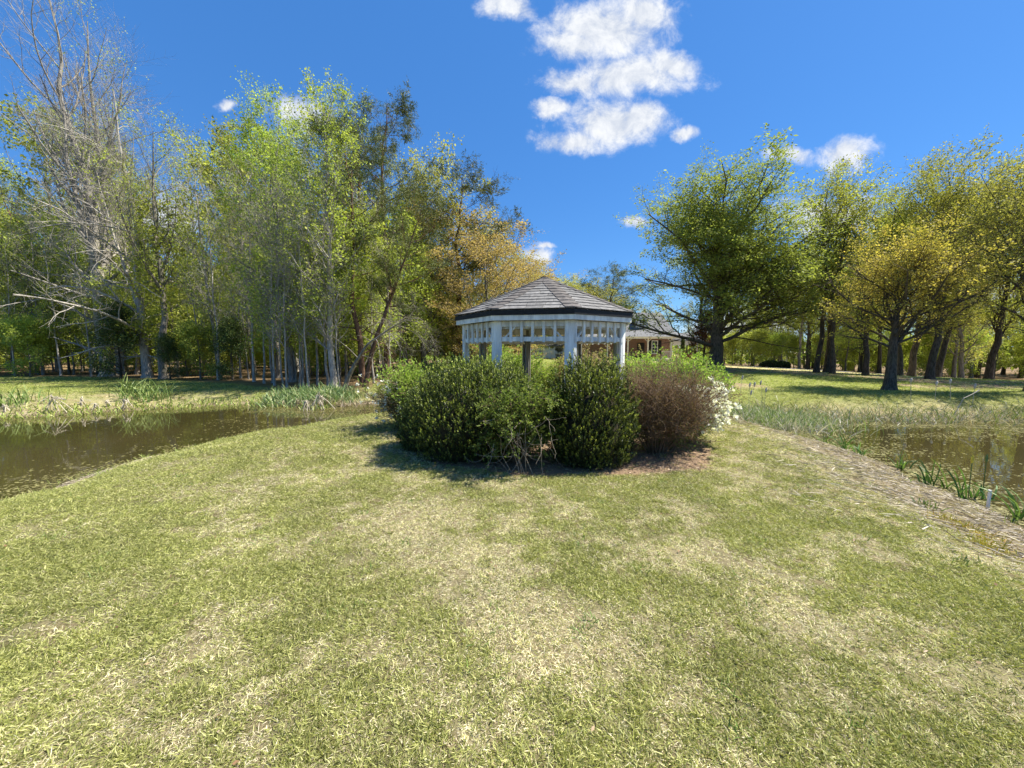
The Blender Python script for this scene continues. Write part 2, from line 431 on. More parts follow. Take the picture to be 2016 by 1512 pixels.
def ground_mat():
    m, N = mat('ground')
    c = N.add('ShaderNodeVertexColor', layer_name='col').outputs[0]
    pos = N.add('ShaderNodeTexCoord').outputs['Object']
    n = N.noise(pos, 9, 6, .7); n2 = N.noise(pos, 45, 4, .7)
    f = N.m('MULTIPLY_ADD', n.outputs[0], .9, .55); f2 = N.m('MULTIPLY_ADD', n2.outputs[0], 1.1, .45)
    c = N.mixc(1.0, c, N.add('ShaderNodeCombineColor', ins={0: N.m('MULTIPLY', f, f2), 1: N.m('MULTIPLY', f, f2), 2: N.m('MULTIPLY', f, f2)}).outputs[0], 'MULTIPLY')
    b = N.add('ShaderNodeBump', ins={'Strength': .8, 'Distance': .03, 'Height': n2.outputs[0]})
    p = principled(N, Base_Color=c, Roughness=.95, Specular_IOR_Level=.1, Normal=b.outputs[0])
    finish(N, p.outputs[0]); return m
def water_mat():
    m, N = mat('pond water')
    pos = N.add('ShaderNodeTexCoord').outputs['Object']
    n = N.noise(N.v('MULTIPLY', pos, (1, 1.6, 1)), 1.1, 3, .5)
    n2 = N.noise(pos, .25, 3, .5); n3 = N.noise(N.v('MULTIPLY', pos, (1, 1.8, 1)), 7, 2, .5)
    c = N.mixc(N.smooth(n2.outputs[0], .35, .65), (.036, .031, .010, 1), (.050, .041, .015, 1))
    h = N.m('ADD', n.outputs[0], N.m('MULTIPLY', n3.outputs[0], .10))
    b = N.add('ShaderNodeBump', ins={'Strength': .05, 'Distance': .05, 'Height': h})
    p = principled(N, Base_Color=c, Roughness=.02, IOR=1.45, Specular_IOR_Level=.5, Normal=b.outputs[0])
    finish(N, p.outputs[0]); return m

# ------------------------------------------------------------------ ground and water
def axis(segs):
    out = [segs[0][0]]
    for a, b, st in segs:
        n = max(1, int(round((b-a)/st))); out += list(a+(b-a)*(np.arange(1, n+1)/n))
    return np.array(out)
def build_ground():
    xs = axis([(-700, -120, 40), (-120, -40, 4), (-40, -14, .6), (-14, -9, .25), (-9, 9, .085), (9, 20, .22), (20, 44, .6), (44, 120, 4), (120, 700, 40)])
    ys = axis([(-400, -60, 40), (-60, -10, 3), (-10, .5, .35), (.5, 12, .075), (12, 20, .2), (20, 45, .5), (45, 120, 3), (120, 900, 40)])
    X, Y = np.meshgrid(xs, ys); x = X.ravel(); y = Y.ravel()
    s = shore(x, y); z = height(x, y, s); c = ground_colour(x, y, s)
    nx, ny = len(xs), len(ys); i = np.arange(ny-1)[:, None]*nx+np.arange(nx-1)[None, :]
    F = np.stack([i, i+1, i+nx+1, i+nx], -1).reshape(-1, 4)
    me = make_mesh('ground', np.stack([x, y, z], 1), F, ground_mat(), col=c, smooth=True)
    link('ground', me, kind='structure', label='uneven spring lawn and pond banks')
    mw = water_mat()
    for poly, nm, lab in ((POND_L, 'pond_water', 'brown pond water beyond the lawn below the woods'), (POND_R, 'pond_water', 'brown pond water behind the reeds below the park lawn')):
        P = np.array(poly); ax = np.arange(P[:, 0].min()-1, P[:, 0].max()+1, .4); ay = np.arange(P[:, 1].min()-1, P[:, 1].max()+1, .4)
        GX, GY = np.meshgrid(ax, ay); sd = sdf(GX, GY, poly); nx = len(ax)
        idx = np.arange((len(ay)-1)*nx).reshape(-1, nx)[:, :-1]
        keep = (sd[:-1, :-1] < 1.0)
        q = idx[keep]; F = np.stack([q, q+1, q+nx+1, q+nx], -1)
        used = np.unique(F); mp = -np.ones(GX.size, int); mp[used] = np.arange(len(used))
        V = np.stack([GX.ravel()[used], GY.ravel()[used], np.full(len(used), WATER)], 1)
        link(nm, make_mesh(nm, V, mp[F], mw, smooth=True), kind='structure', label=lab)
    # gravel drive beyond the lawn
    pts = [np.array([24, 40.5]), np.array([31, 37.2]), np.array([38, 33.4]), np.array([47, 28.6]), np.array([60, 21])]
    V = []; F = []
    fine = np.concatenate([np.linspace(pts[i], pts[i+1], 12, endpoint=False) for i in range(4)]+[[pts[-1]]])
    T = np.gradient(fine, axis=0); T = norm(T); Nn = np.stack([-T[:, 1], T[:, 0]], 1)
    for k in (-1.4, -.5, .5, 1.4):
        p = fine+Nn*k; V.append(np.stack([p[:, 0], p[:, 1], height(p[:, 0], p[:, 1])+.05], 1))
    n = len(fine); V = np.concatenate(V)
    F = np.array([[r*n+i, r*n+i+1, (r+1)*n+i+1, (r+1)*n+i] for r in range(3) for i in range(n-1)])
    link('driveway', make_mesh('driveway', V, F, plain('gravel', (.55, .50, .43), .9, 20, .2)), kind='structure', label='pale gravel drive along the edge of the woods')
build_ground()

# ------------------------------------------------------------------ gazebo
M_white = plain('weathered white paint', (.74, .74, .69), .65, 9, .22, .35, stretch=(1, 1, .18))
M_grey = plain('shade grey weathered wood', (.30, .29, .25), .85, 6, .25, .4, stretch=(1, 1, .2)); M_whitein = M_grey
M_shingle = plain('grey asphalt shingle', (.155, .15, .142), .95, 12, .30, .5, rvar=.42)
M_shdark = plain('brown grey ridge shingle', (.10, .09, .082), .95, 12, .30, .5, rvar=.35)
M_black = plain('black roof edge', (.012, .012, .013), .6, 20, .3)
M_deck = plain('weathered deck boards', (.25, .22, .18), .9, 8, .2)

def gazebo():
    z0 = hz(GZ, GD)
    root = link('gazebo', None, loc=(GZ, GD, z0), label='white octagonal wooden gazebo with grey shingled roof ringed by shrubs', cat='gazebo')
    th0 = -.600
    A = [th0+k*pi/4 for k in range(8)]
    def pt(a, r, z): return np.array([r*math.sin(a), -r*math.cos(a), z])
    zz = 2.19-z0           # underside of the fascia
    Re, Rp, Rr = 1.965, 1.83, 2.0
    zr = zz+.192; za = 3.26-z0
    # deck
    b = Boxes(); b.prism([pt(a, 1.95, 0)[:2] for a in A], .02, .16); b.build('deck', M_deck, root)
    postme = None
    for k, a in enumerate(A):
        c = pt(a, Rp-.05, 0)
        R = np.array([[math.cos(a), -math.sin(a), 0], [math.sin(a), math.cos(a), 0], [0, 0, 1]])
        b = Boxes(); H = zz-.16
        b.box(c+[0, 0, .16+H/2], (.10, .10, H), R)
        for s in (-1, 1):
            Rs = np.array([[math.cos(a+s*pi/8), -math.sin(a+s*pi/8), 0], [math.sin(a+s*pi/8), math.cos(a+s*pi/8), 0], [0, 0, 1]])
            off = Rs@np.array([s*.058, -.045, 0])
            b.box(c+off+[0, 0, .16+H/2-.001], (.082, .04, H-.002), Rs)
            off = Rs@np.array([s*.045, .055, 0]); b.box(c+off+[0, 0, .16+H/2-.003], (.05, .035, H-.006), Rs)
        b.build('post', M_white if k in (0, 1, 2, 7) else M_grey, root, bevel=.004)  # back posts use the darker grey, their shade put into the colour
    for k in range(8):
        a0, a1 = A[k], A[(k+1) % 8] if k < 7 else A[0]+2*pi
        am = (a0+a1)/2
        t = np.array([math.cos(am), math.sin(am), 0]); nrm = np.array([math.sin(am), -math.cos(am), 0])
        side = 2*math.sin(pi/8)
        Rm = np.stack([t, -nrm, np.array([0, 0, 1.])], 1)
        ap = math.cos(pi/8)
        def face(r): return nrm*r*ap
        # fascia, mitred: a slab along the eave edge
        e0, e1 = pt(a0, Re, zz), pt(a1, Re, zz); i0, i1 = pt(a0, Re-.035, zz), pt(a1, Re-.035, zz)
        b = Boxes(); b.prism([e0[:2], e1[:2], i1[:2], i0[:2]], zz, zz+.095); b.build('fascia', M_white, root, bevel=.003)
        e0, e1 = pt(a0, Rr-.012, 0), pt(a1, Rr-.012, 0); i0, i1 = pt(a0, Rr-.06, 0), pt(a1, Rr-.06, 0)
        b = Boxes(); b.prism([e0[:2], e1[:2], i1[:2], i0[:2]], zz+.0975, zz+.182); b.build('roof_edge', M_black, root)
        # rails between the posts
        Ls = side*(Rp-.02)-.20
        b = Boxes(); b.box(face(Rp-.03)+[0, 0, zz-.055], (Ls, .035, .105), Rm); b.build('upper_rail', M_white, root, bevel=.003)
        b = Boxes(); b.box(face(Rp-.03)+[0, 0, zz-.335], (Ls, .035, .085), Rm); b.build('lower_rail', M_white, root, bevel=.003)
        b = Boxes(); b.box(face(Rp-.10)+[0, 0, zz-.07], (Ls+.05, .04, .14), Rm); b.build('inner_beam', M_white, root)
        n = 7
        for i in range(n):
            u = (i/(n-1)-.5)*(Ls+.035)
            b = Boxes(); b.box(face(Rp-.03)+nrm*.037+t*u+[0, 0, zz-.2], (.05, .038, .392), Rm); b.build('slat', M_white, root, bevel=.003)
        for s in (-1, 1):
            b = Boxes(); p0 = face(Rp-.062)+t*s*(Ls/2)+[0, 0, zz-.37]; p1 = face(Rp-.062)+t*s*(Ls/2-.26)+[0, 0, zz-.11]
            b.beam(p0, p1, .028, .075, up=nrm); b.build('brace', M_white, root)
        # rafter to the peak
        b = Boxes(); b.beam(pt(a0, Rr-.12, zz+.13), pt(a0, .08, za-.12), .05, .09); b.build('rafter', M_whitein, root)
        # roof boards
        q = [pt(a0, Rr-.02, zr-.012), pt(a1, Rr-.02, zr-.012), pt(am, .012, za-.03)]
        b = Boxes(); b.slab(q, .022); b.build('roof_board', M_deck, root)
    # shingles
    r = rg(5)
    stuff = Boxes()
    nc = 12
    for k in range(8):
        a0 = A[k]; am = a0+pi/8
        t = np.array([math.cos(am), math.sin(am), 0]); nrm = np.array([math.sin(am), -math.cos(am), 0])
        ap = Rr*math.cos(pi/8)
        down = nrm*ap+np.array([0, 0, zr-za]); SL = np.linalg.norm(down); dn = down/SL
        upn = np.cross(t, -dn); upn = upn if upn[2] > 0 else -upn
        apex = np.array([0, 0, za])
        half = Rr*math.sin(pi/8)
        for c in range(nc):
            s1 = SL*(1-c/nc)+.0; s0 = SL*(1-(c+1)/nc)-.03
            s0 = max(s0, .12)
            hw = lambda s: half*s/SL
            n = max(1, int(round(2*hw(s1)/.32))); off = (c % 2)*.5+r.random()*.15
            edges = [-1e3]+[(-hw(s1)+(i+off)*2*hw(s1)/n) for i in range(0, n+1)]+[1e3]
            for i in range(len(edges)-1):
                l, rr_ = edges[i]+.004, edges[i+1]-.004
                lb, rb = max(l, -hw(s1)), min(rr_, hw(s1)); lt, rt = max(l, -hw(s0)), min(rr_, hw(s0))
                if rb-lb < .03: continue
                if rt <= lt: 
                    m_ = min(max((lt+rt)/2, -hw(s0)), hw(s0)); lt, rt = m_-.002, m_+.002
                j = r.normal()*.003
                f = lambda u, s, h: apex+dn*s+t*u+upn*h
                hb = .017+r.random()*.006
                quad = [f(lb, s1+j, hb), f(rb, s1+j, hb), f(rt, s0, .005), f(lt, s0, .005)]
                front = k in (7, 0, 1, 2)
                bb = Boxes() if front else stuff
                bb.slab(quad, .012, upn)
                if front: bb.build('shingle', M_shingle, root)
    stuff.build('shingle_courses', M_shingle, root, kind='stuff')
    # broad ridge caps, overlapping up each hip
    stuff = Boxes()
    for k in range(8):
        a = A[k]; e = pt(a, Rr, zr)-np.array([0, 0, za]); SL = np.linalg.norm(e); e = e/SL
        for side in (-1, 1):
            pass
        nm = 11
        aL, aR = a-pi/8, a+pi/8
        tl = -np.array([math.cos(aL), math.sin(aL), 0]); tr = np.array([math.cos(aR), math.sin(aR), 0])
        for c in range(nm):
            s1 = SL*(1-c/nm); s0 = max(SL*(1-(c+1)/nm)-.03, 0)
            wd = .165
            w1 = min(wd, s1*.38); w0 = min(wd, s0*.38)
            apex = np.array([0, 0, za])
            h1, h0 = .034, .018
            m1 = apex+e*s1+[0, 0, h1]; m0 = apex+e*s0+[0, 0, h0]
            V = [m1, m0, m0+tl*w0, m1+tl*w1, m0+tr*w0, m1+tr*w1]
            V = [np.array(v) for v in V]
            low = [v-np.array([0, 0, .016]) for v in V]
            F = [(0, 1, 2, 3), (0, 5, 4, 1), (6, 9, 8, 7), (6, 7, 10, 11), (0, 3, 9, 6), (0, 6, 11, 5), (3, 2, 8, 9), (5, 11, 10, 4)]
            front = k in (0, 1, 2, 3, 7)
            bb = Boxes() if front else stuff
            bb.add(V+low, F)
            if front: bb.build('ridge_shingle', M_shdark, root)
    stuff.build('ridge_courses', M_shdark, root, kind='stuff')
    b = Boxes(); b.prism([pt(x, .09, 0)[:2] for x in A], za-.05, za+.012); b.build('peak_cap', M_shdark, root)
gazebo()

# ------------------------------------------------------------------ house, carport, fence, shed
def brick_mat():
    m, N = mat('brick')
    pos = N.add('ShaderNodeTexCoord').outputs['Object']
    sp = N.add('ShaderNodeSeparateXYZ', ins={0: pos}); v = N.add('ShaderNodeCombineXYZ', ins={0: N.m('ADD', sp.outputs[0], sp.outputs[1]), 1: sp.outputs[2], 2: 0.0}).outputs[0]
    br = N.add('ShaderNodeTexBrick', ins={'Vector': v, 'Color1': (.20, .085, .05, 1), 'Color2': (.28, .125, .075, 1), 'Mortar': (.4, .35, .3, 1), 'Scale': 1.0, 'Mortar Size': .008, 'Brick Width': .21, 'Row Height': .075})
    p = principled(N, Base_Color=br.outputs[0], Roughness=.9); finish(N, p.outputs[0]); return m
M_brick = brick_mat()
M_roof = plain('grey roof shingles', (.13, .13, .133), .9, 9, .15)
M_trim = plain('cream trim', (.72, .68, .58), .6, 4, .08)
M_purewhite = plain('white vinyl', (.80, .80, .78), .5, 4, .05)
M_siding = plain('dark blue siding', (.03, .038, .055), .6, 4, .1)
M_shutter = plain('black shutter', (.015, .015, .017), .5, 4, .1)
def glass_mat():
    m, N = mat('window glass'); p = principled(N, Base_Color=(.03, .04, .045, 1), Roughness=.06, Specular_IOR_Level=.8); finish(N, p.outputs[0]); return m
M_glass = glass_mat()
def window(root, x0, x1, z0, z1, y, nx=2, nz=4):
    fr = Boxes(); wd = .09
    fr.box(((x0+x1)/2, y, z1-wd/2), (x1-x0, .08, wd)); fr.box(((x0+x1)/2, y, z0+wd/2), (x1-x0, .08, wd))
    fr.box((x0+wd/2, y, (z0+z1)/2), (wd, .08, z1-z0-2*wd)); fr.box((x1-wd/2, y, (z0+z1)/2), (wd, .08, z1-z0-2*wd))
    fr.box(((x0+x1)/2, y, (z0+z1)/2), (x1-x0-2*wd, .06, .07))
    o = fr.build('window', M_purewhite, root)
    g = Boxes(); g.box(((x0+x1)/2, y+.02, (z0+z1)/2), (x1-x0-2*wd, .02, z1-z0-2*wd)); g.build('pane', M_glass, o)
    mm = Boxes()
    for i in range(1, nx): mm.box((x0+wd+(x1-x0-2*wd)*i/nx, y-.005, (z0+z1)/2), (.03, .03, z1-z0-2*wd))
    for i in range(1, nz):
        if i*2 != nz: mm.box(((x0+x1)/2, y-.009, z0+wd+(z1-z0-2*wd)*i/nz), (x1-x0-2*wd, .03, .03))
    mm.build('glazing_bar', M_purewhite, o)
def house():
    gz = hz(17, 50)
    root = link('brick_house', None, loc=(0, 0, 0), label='brick house with grey roof, dormer window and columned porch beyond the gazebo', cat='house')
    f0 = gz+.25
    X0, X1 = 8.5, 20.6
    b = Boxes(); b.box(((X0+X1)/2, 54.2, (gz-.3+3.7)/2), (X1-X0, 7.2, 3.7-gz+.3)); b.build('wall', M_brick, root)
    b = Boxes(); b.box(((X0+X1)/2+.15, 49.3, f0-.15), (X1-X0+.5, 2.6, .3)); b.build('porch_floor', M_trim, root)
    # main roof
    ex0, ex1 = X0-.3, X1+.4
    roof = Boxes(); roof.slab([(ex0, 50.2, 4.02), (ex1, 50.2, 4.02), (ex1-.35, 54.2, 6.85), (ex0+.35, 54.2, 6.85)], .12)
    roof.slab([(ex1, 58.2, 4.02), (ex0, 58.2, 4.02), (ex0+.35, 54.2, 6.85), (ex1-.35, 54.2, 6.85)], .12)
    ro = roof.build('roof', M_roof, root)
    gb = Boxes()
    for xe in (X0+.05, X1-.05): gb.add([(xe-.04, 50.6, 3.7), (xe-.04, 57.8, 3.7), (xe-.04, 54.2, 6.62), (xe+.04, 50.6, 3.7), (xe+.04, 57.8, 3.7), (xe+.04, 54.2, 6.62)], [(0, 2, 1), (3, 4, 5), (0, 1, 4, 3), (1, 2, 5, 4), (2, 0, 3, 5)])
    gb.build('gable_wall', M_siding, root)
    pr = Boxes(); pr.slab([(ex0, 47.9, 3.36), (ex1+.2, 47.9, 3.36), (ex1-.1, 50.35, 4.16), (ex0, 50.35, 4.16)], .1); pr.build('porch_roof', M_roof, root)
    tr = Boxes(); tr.box(((ex0+ex1)/2+.08, 47.95, 3.17), (ex1-ex0-.06, .14, .2)); tr.build('porch_beam', M_trim, root)
    gut = Boxes(); gut.box(((ex0+ex1)/2+.1, 47.86, 3.31), (ex1-ex0+.3, .1, .08)); gut.build('gutter', M_purewhite, root)
    for px in (1196, 1236, 1275.5, 1321.5):
        x = AT(px, 680, 48.1)[0]; c = Boxes(); c.box((x, 48.1, (f0+3.07)/2), (.15, .15, 3.07-f0))
        co = c.build('porch_post', M_trim, root)
        for s in (-1, 1):
            br = Boxes(); br.beam((x+s*.08, 48.1, 2.75), (x+s*.42, 48.1, 3.05), .06, .08, up=(0, 1, 0)); br.build('bracket', M_trim, co)
    # railing at the porch end
    xa, xb = AT(1303, 690, 48.1)[0], AT(1321, 690, 48.1)[0]-.08
    rl = Boxes(); rl.box(((xa+xb)/2, 48.1, f0+.95), (xb-xa, .07, .08)); rl.box(((xa+xb)/2, 48.1, f0+.12), (xb-xa, .05, .07))
    n = 7
    for i in range(n+1): rl.box((xa+.04+(xb-xa-.08)*i/n, 48.1, f0+.53), (.045, .045, .75))
    rl.build('railing', M_trim, root)
    # wall window, shutters
    xw0, xw1 = AT(1283, 680, 50.5)[0], AT(1295.5, 680, 50.5)[0]
    window(root, xw0, xw1, f0+.6, f0+2.35, 50.56)
    for xs in (xw0-.25, xw1+.25):
        s = Boxes(); s.box((xs, 50.56, f0+1.47), (.4, .06, 1.8)); s.build('shutter', M_shutter, root)
    dr = Boxes(); xd = AT(1262, 680, 50.5)[0]; dr.box((xd, 50.57, f0+1.0), (.95, .06, 2.1)); dr.build('front_door', M_shutter, root)
    # dormers
    for px in (1208, 1263.5):
        xc = AT(px, 640, 51)[0]; hw = .80
        d = Boxes(); d.add([(xc-hw, 51.0, 4.42), (xc+hw, 51.0, 4.42), (xc+hw, 51.0, 5.75), (xc, 51.0, 6.25), (xc-hw, 51.0, 5.75), (xc-hw, 53.3, 4.42), (xc+hw, 53.3, 4.42), (xc+hw, 53.3, 5.75), (xc, 53.3, 6.25), (xc-hw, 53.3, 5.75)],
                          [(0, 1, 2, 3, 4), (9, 8, 7, 6, 5), (0, 5, 6, 1), (1, 6, 7, 2)])
        dd = d.build('dormer', M_purewhite, root)
        sd = Boxes(); sd.box((xc-hw-.012, 52.2, 5.09), (.02, 2.3, 1.33)); sd.build('dormer_side', M_siding, dd)
        rf = Boxes(); rf.slab([(xc-hw-.18, 50.85, 5.66), (xc, 50.85, 6.36), (xc, 53.5, 6.36), (xc-hw-.18, 53.5, 5.66)], -.06); rf.slab([(xc+hw+.18, 50.85, 5.66), (xc+hw+.18, 53.5, 5.66), (xc, 53.5, 6.36), (xc, 50.85, 6.36)], -.06)
        rf.build('dormer_roof', M_roof, dd)
        window(dd, xc-.42, xc+.42, 4.55, 5.72, 50.97)
    # carport wing
    xa, xb = 20.75, AT(1368, 680, 51)[0]
    cr = Boxes(); cr.slab([(xa, 50, 2.92), (xb+.2, 50, 2.92), (xb+.2, 53, 4.0), (xa, 53, 4.0)], .1); cr.slab([(xb+.2, 56, 2.92), (xa, 56, 2.92), (xa, 53, 4.0), (xb+.2, 53, 4.0)], .1)
    cr.build('carport_roof', M_roof, root)
    bm = Boxes(); bm.box(((xa+xb)/2, 50.12, 2.56), (xb-xa, .15, .5)); bm.build('carport_beam', M_trim, root)
    for x, y in ((xb-.1, 50.13), (xb-.1, 55.8), (xa+.1, 55.8)):
        c = Boxes(); c.box((x, y, (gz+2.3)/2), (.13, .13, 2.3-gz)); c.build('carport_post', M_trim, root)
house()

def vinyl_fence():
    root = link('fence', None, label='white vinyl fence seen through the gazebo posts', cat='fence')
    y = 56.0; z0 = hz(4, y)-.05
    xs = [AT(px, 700, y)[0] for px in (1046, 1051, 1070.5, 1081.5, 1092, 1112)]
    for x in xs:
        b = Boxes(); b.box((x, y, z0+.85), (.14, .14, 1.7)); b.box((x, y, z0+1.73), (.18, .18, .06)); b.build('post', M_purewhite, root)
    for i, (a, c) in enumerate(zip(xs[:-1], xs[1:])):
        b = Boxes(); b.box(((a+c)/2, y, z0+1.45), (c-a-.14, .06, .09)); b.build('rail', M_purewhite, root)
        b = Boxes(); b.box(((a+c)/2, y, z0+.15), (c-a-.14, .06, .11)); b.build('rail', M_purewhite, root)
        b = Boxes(); n = int((c-a-.14)/(.13 if i < 2 else .1))
        for j in range(n): b.box((a+.07+(c-a-.14)*(j+.5)/n, y+.001, z0+.79), (.055 if i < 2 else .092, .03, 1.15))
        b.build('picket_panel', M_purewhite, root, kind='stuff')
    sh = link('garden_shed', None, label='small pale pool shelter with low grey roof behind the white fence', cat='shelter')
    y = 60; a, c = AT(1073, 690, y)[0], AT(1112, 690, y)[0]; zz = hz(6, y)
    for x in (a+.25, (a+c)/2, c-.2):
        for yy in (y, y+2.6):
            b = Boxes(); b.box((x, yy, (zz+2.2)/2), (.16, .16, 2.2-zz)); b.build('post', M_trim, sh)
    b = Boxes(); b.box(((a+c)/2, y+1.3, 2.26), (c-a, 2.7, .12)); b.build('ceiling_beam', M_trim, sh)
    b = Boxes(); b.slab([(a-.2, y-.3, 2.33), (c+.2, y-.3, 2.33), (c-.4, y+1.3, 3.0), (a+1.6, y+1.3, 3.0)], .08); b.slab([(c+.2, y+2.9, 2.33), (a-.2, y+2.9, 2.33), (a+1.6, y+1.3, 3.0), (c-.4, y+1.3, 3.0)], .08)
    b.slab([(a-.2, y+2.9, 2.33), (a-.2, y-.3, 2.33), (a+1.6, y+1.3, 3.0)], .08); b.build('roof', M_roof, sh)
    b = Boxes(); b.box((c-.9, y+1.2, 3.25), (.35, .35, .7)); b.build('chimney', M_purewhite, sh)
vinyl_fence()

# ------------------------------------------------------------------ trees
LG = [(.17, .225, .045), (.28, .345, .075), (.39, .45, .12)]          # fresh spring green
MG = [(.11, .145, .035), (.20, .24, .052), (.30, .335, .09)]
YG = [(.18, .20, .055), (.28, .295, .085), (.36, .37, .13)]           # yellow green
OR = [(.22, .195, .08), (.32, .27, .12), (.41, .355, .18)]           # orange buds
PN = [(.05, .075, .035), (.09, .12, .05), (.15, .17, .07)]      # pine
DK = [(.025, .04, .016), (.05, .075, .026), (.09, .12, .04)]
RB = [(.07, .022, .022), (.12, .045, .03), (.16, .09, .045)]
SHAPES = {
    'oval': lambda u: .35+.75*np.sin(pi*np.clip(u, 0, 1)**.85),
    'tall': lambda u: .55+.45*np.sin(pi*np.clip(u, 0, 1)**.9),
    'spread': lambda u: .95*np.sqrt(np.clip(1.05-np.clip(u, 0, 1)**1.6, .05, 1))+.0*u,
    'broad': lambda u: .50+.50*np.sin(pi*np.clip(u+.12, 0, 1)**.75),
    'cone': lambda u: 1.05-np.clip(u, 0, 1)*.92,
    'vase': lambda u: .8+.2*np.sin(pi*u),
}
LEAFGAIN = np.array([1.38, 1.26, 1.12])
def tree_meshes(name, seed, H, r0, cb=.3, cr=4.0, shape='oval', n1=26, n2=7, n3=5, ang=60, up=.10, leaves=12, leafL=.16, leafW=.11, cols=MG,
                bark=None, path=None, L3=.55, K1=7, wob=.12, leafmat=None, jitter=.14, drop=.18, needle=False, low_dead=0, root_flare=1.6, forks=0, forkL=.72, twig3=True, droop=0.0, L2f=.42):
    r = rg(seed); bark = bark or M_bark
    if leaves > 3: leaves = int(leaves*1.3); leafL *= .86; leafW *= .86
    K = 16; tk = np.concatenate([[0, .35/H, .9/H], np.linspace(1.8/H+.02, 1, 13)])
    if path is None:
        t = tk
        bend = np.cumsum(r.normal(size=(K, 2))*(.018*H/ K**.5*1.2)*np.minimum(1, t*6)[:, None], axis=0); bend[0] = 0
        P0 = np.stack([bend[:, 0], bend[:, 1], t*H-.12*(t == 0)], 1)
    else:
        pp = np.array(path, float); s = np.concatenate([[0], np.cumsum(np.linalg.norm(np.diff(pp, axis=0), axis=1))]); s /= s[-1]
        t = tk; P0 = np.stack([np.interp(t, s, pp[:, i]) for i in range(3)], 1)
        P0[3:-1] += r.normal(size=(K-4, 3))*.012*H*.6*np.linspace(.25, 1, K-4)[:, None]; P0[0, 2] -= .12
    R0 = r0*(1-.93*t**1.05); R0[0] *= root_flare; R0[1] *= 1.16; R0[2] *= 1.04
    P = P0[None]; R = R0[None]
    wood = []
    # finer base flare
    wood.append((P, R, 10))
    zb = cb*H
    Hm = 0
    if forks:
        Pf, Rf = spawn(r, P, R, forks, max(cb, .2), .6, radians(28), .12, lambda p, t_: (H-p[..., 2])*forkL, 10, .10, .07, .6, .03, tip=.1, Lvar=.1, lenfade=0)
        wood.append((Pf, Rf, 8))
        P1b, R1b = spawn(r, Pf, Rf, max(9, n1//2), .15, .99, radians(ang*.9), .18, lambda p, t_: cr*.62*SHAPES[shape](np.clip((p[..., 2]-zb)/(H-zb), 0, 1)), K1, up, wob, .5, .012, droop=droop)
    L1 = lambda p, t_: cr*SHAPES[shape](np.clip((p[..., 2]-zb)/(H-zb), 0, 1))
    P1, R1 = spawn(r, P, R, n1, cb, .985, radians(ang), .16, L1, K1, up, wob, .45, .012, Lvar=.28, lenfade=0, droop=droop)
    if forks: P1 = np.concatenate([P1, P1b]); R1 = np.concatenate([R1, R1b])
    wood.append((P1, R1, 5))
    P2, R2 = spawn(r, P1, R1, n2, .18, .98, radians(48), .2, cr*L2f, 5, up*.8, wob*1.3, .5, .007, Lvar=.4, lenfade=.45)
    wood.append((P2, R2, 3))
    P3, R3 = spawn(r, P2, R2, n3, .15, 1.0, radians(45), .3, L3, 3, up*.8, wob*1.6, .5, .005, Lvar=.4, lenfade=.2)
    if twig3: wood.append((P3, R3, 3))
    if low_dead:
        Pd, Rd = spawn(r, P, R, low_dead, .17, max(cb*1.05, .3), radians(78), .25, cr*.55, 6, -.02, .16, .3, .012, Lvar=.5, lenfade=0)
        Pe, Re_ = spawn(r, Pd, Rd, 6, .2, .98, radians(50), .3, cr*.18, 4, -.04, .2, .5, .006)
        wood += [(Pd, Rd, 4), (Pe, Re_, 3)]
    V, F, _ = merge([tubes(a, b, c) for a, b, c in wood])
    tm = make_mesh(name+'_trunk', V, F, bark, smooth=True)
    cm = None
    if leaves > 0:
        M3 = len(P3)
        keepb = np.repeat(r.random(len(P2)) > drop, n3)       # bare gaps
        keep = keepb & (r.random(M3) > .05)
        Q = P3[keep]; m = len(Q)
        cl = np.repeat(r.random(len(P2)), n3)[keep]
        n = leaves
        bs = np.repeat(.65+.7*r.random(len(P2)), n3)[keep]
        tt = .1+.95*r.random((m, n)); p, T = interp(Q, np.minimum(tt, .999))
        p = p+r.normal(size=p.shape)*jitter
        d = norm(T*.5+r.normal(size=T.shape)*.8+np.array([0, 0, -.15]))
        p = p.reshape(-1, 3); d = d.reshape(-1, 3); N_ = len(p)
        sz = (.45+.8*r.random(N_))*np.repeat(bs, n)
        Vl, Fl = leaf_quads(r, p, d, leafL*sz, leafW*sz, .35)
        C = palette(r, N_, cols, .2, np.repeat(cl, n))*(LEAFGAIN if leafmat is None else np.array([1.25, 1.15, .9]))
        cm = make_mesh(name+'_crown', Vl, Fl, leafmat or M_leaf, col=np.repeat(C, 4, 0))
    Hm = max(float(V[:, 2].max()), float(np.percentile(Vl[:, 2], 99.8)) if cm else 0)
    return tm, cm, Hm
def place_tree(name, ms, x, y, label, group=None, rot=0.0, s=1.0, sz=None, cat='tree', parts=('trunk', 'crown'), top=None, wide=1.0):
    z = hz(x, y)-.03
    if top is not None:                     # height from the top line in the picture
        sz = (AT(1008+FPX*x/y, top, y)[2]-z)/ms[2]; s = sz*wide
    root = link(name, None, loc=(x, y, z), label=label, cat=cat, group=group)
    root.rotation_euler = (0, 0, rot); root.scale = (s, s, sz or s)
    link(parts[0], ms[0], root)
    if ms[1]: link(parts[1], ms[1], root)
    return root

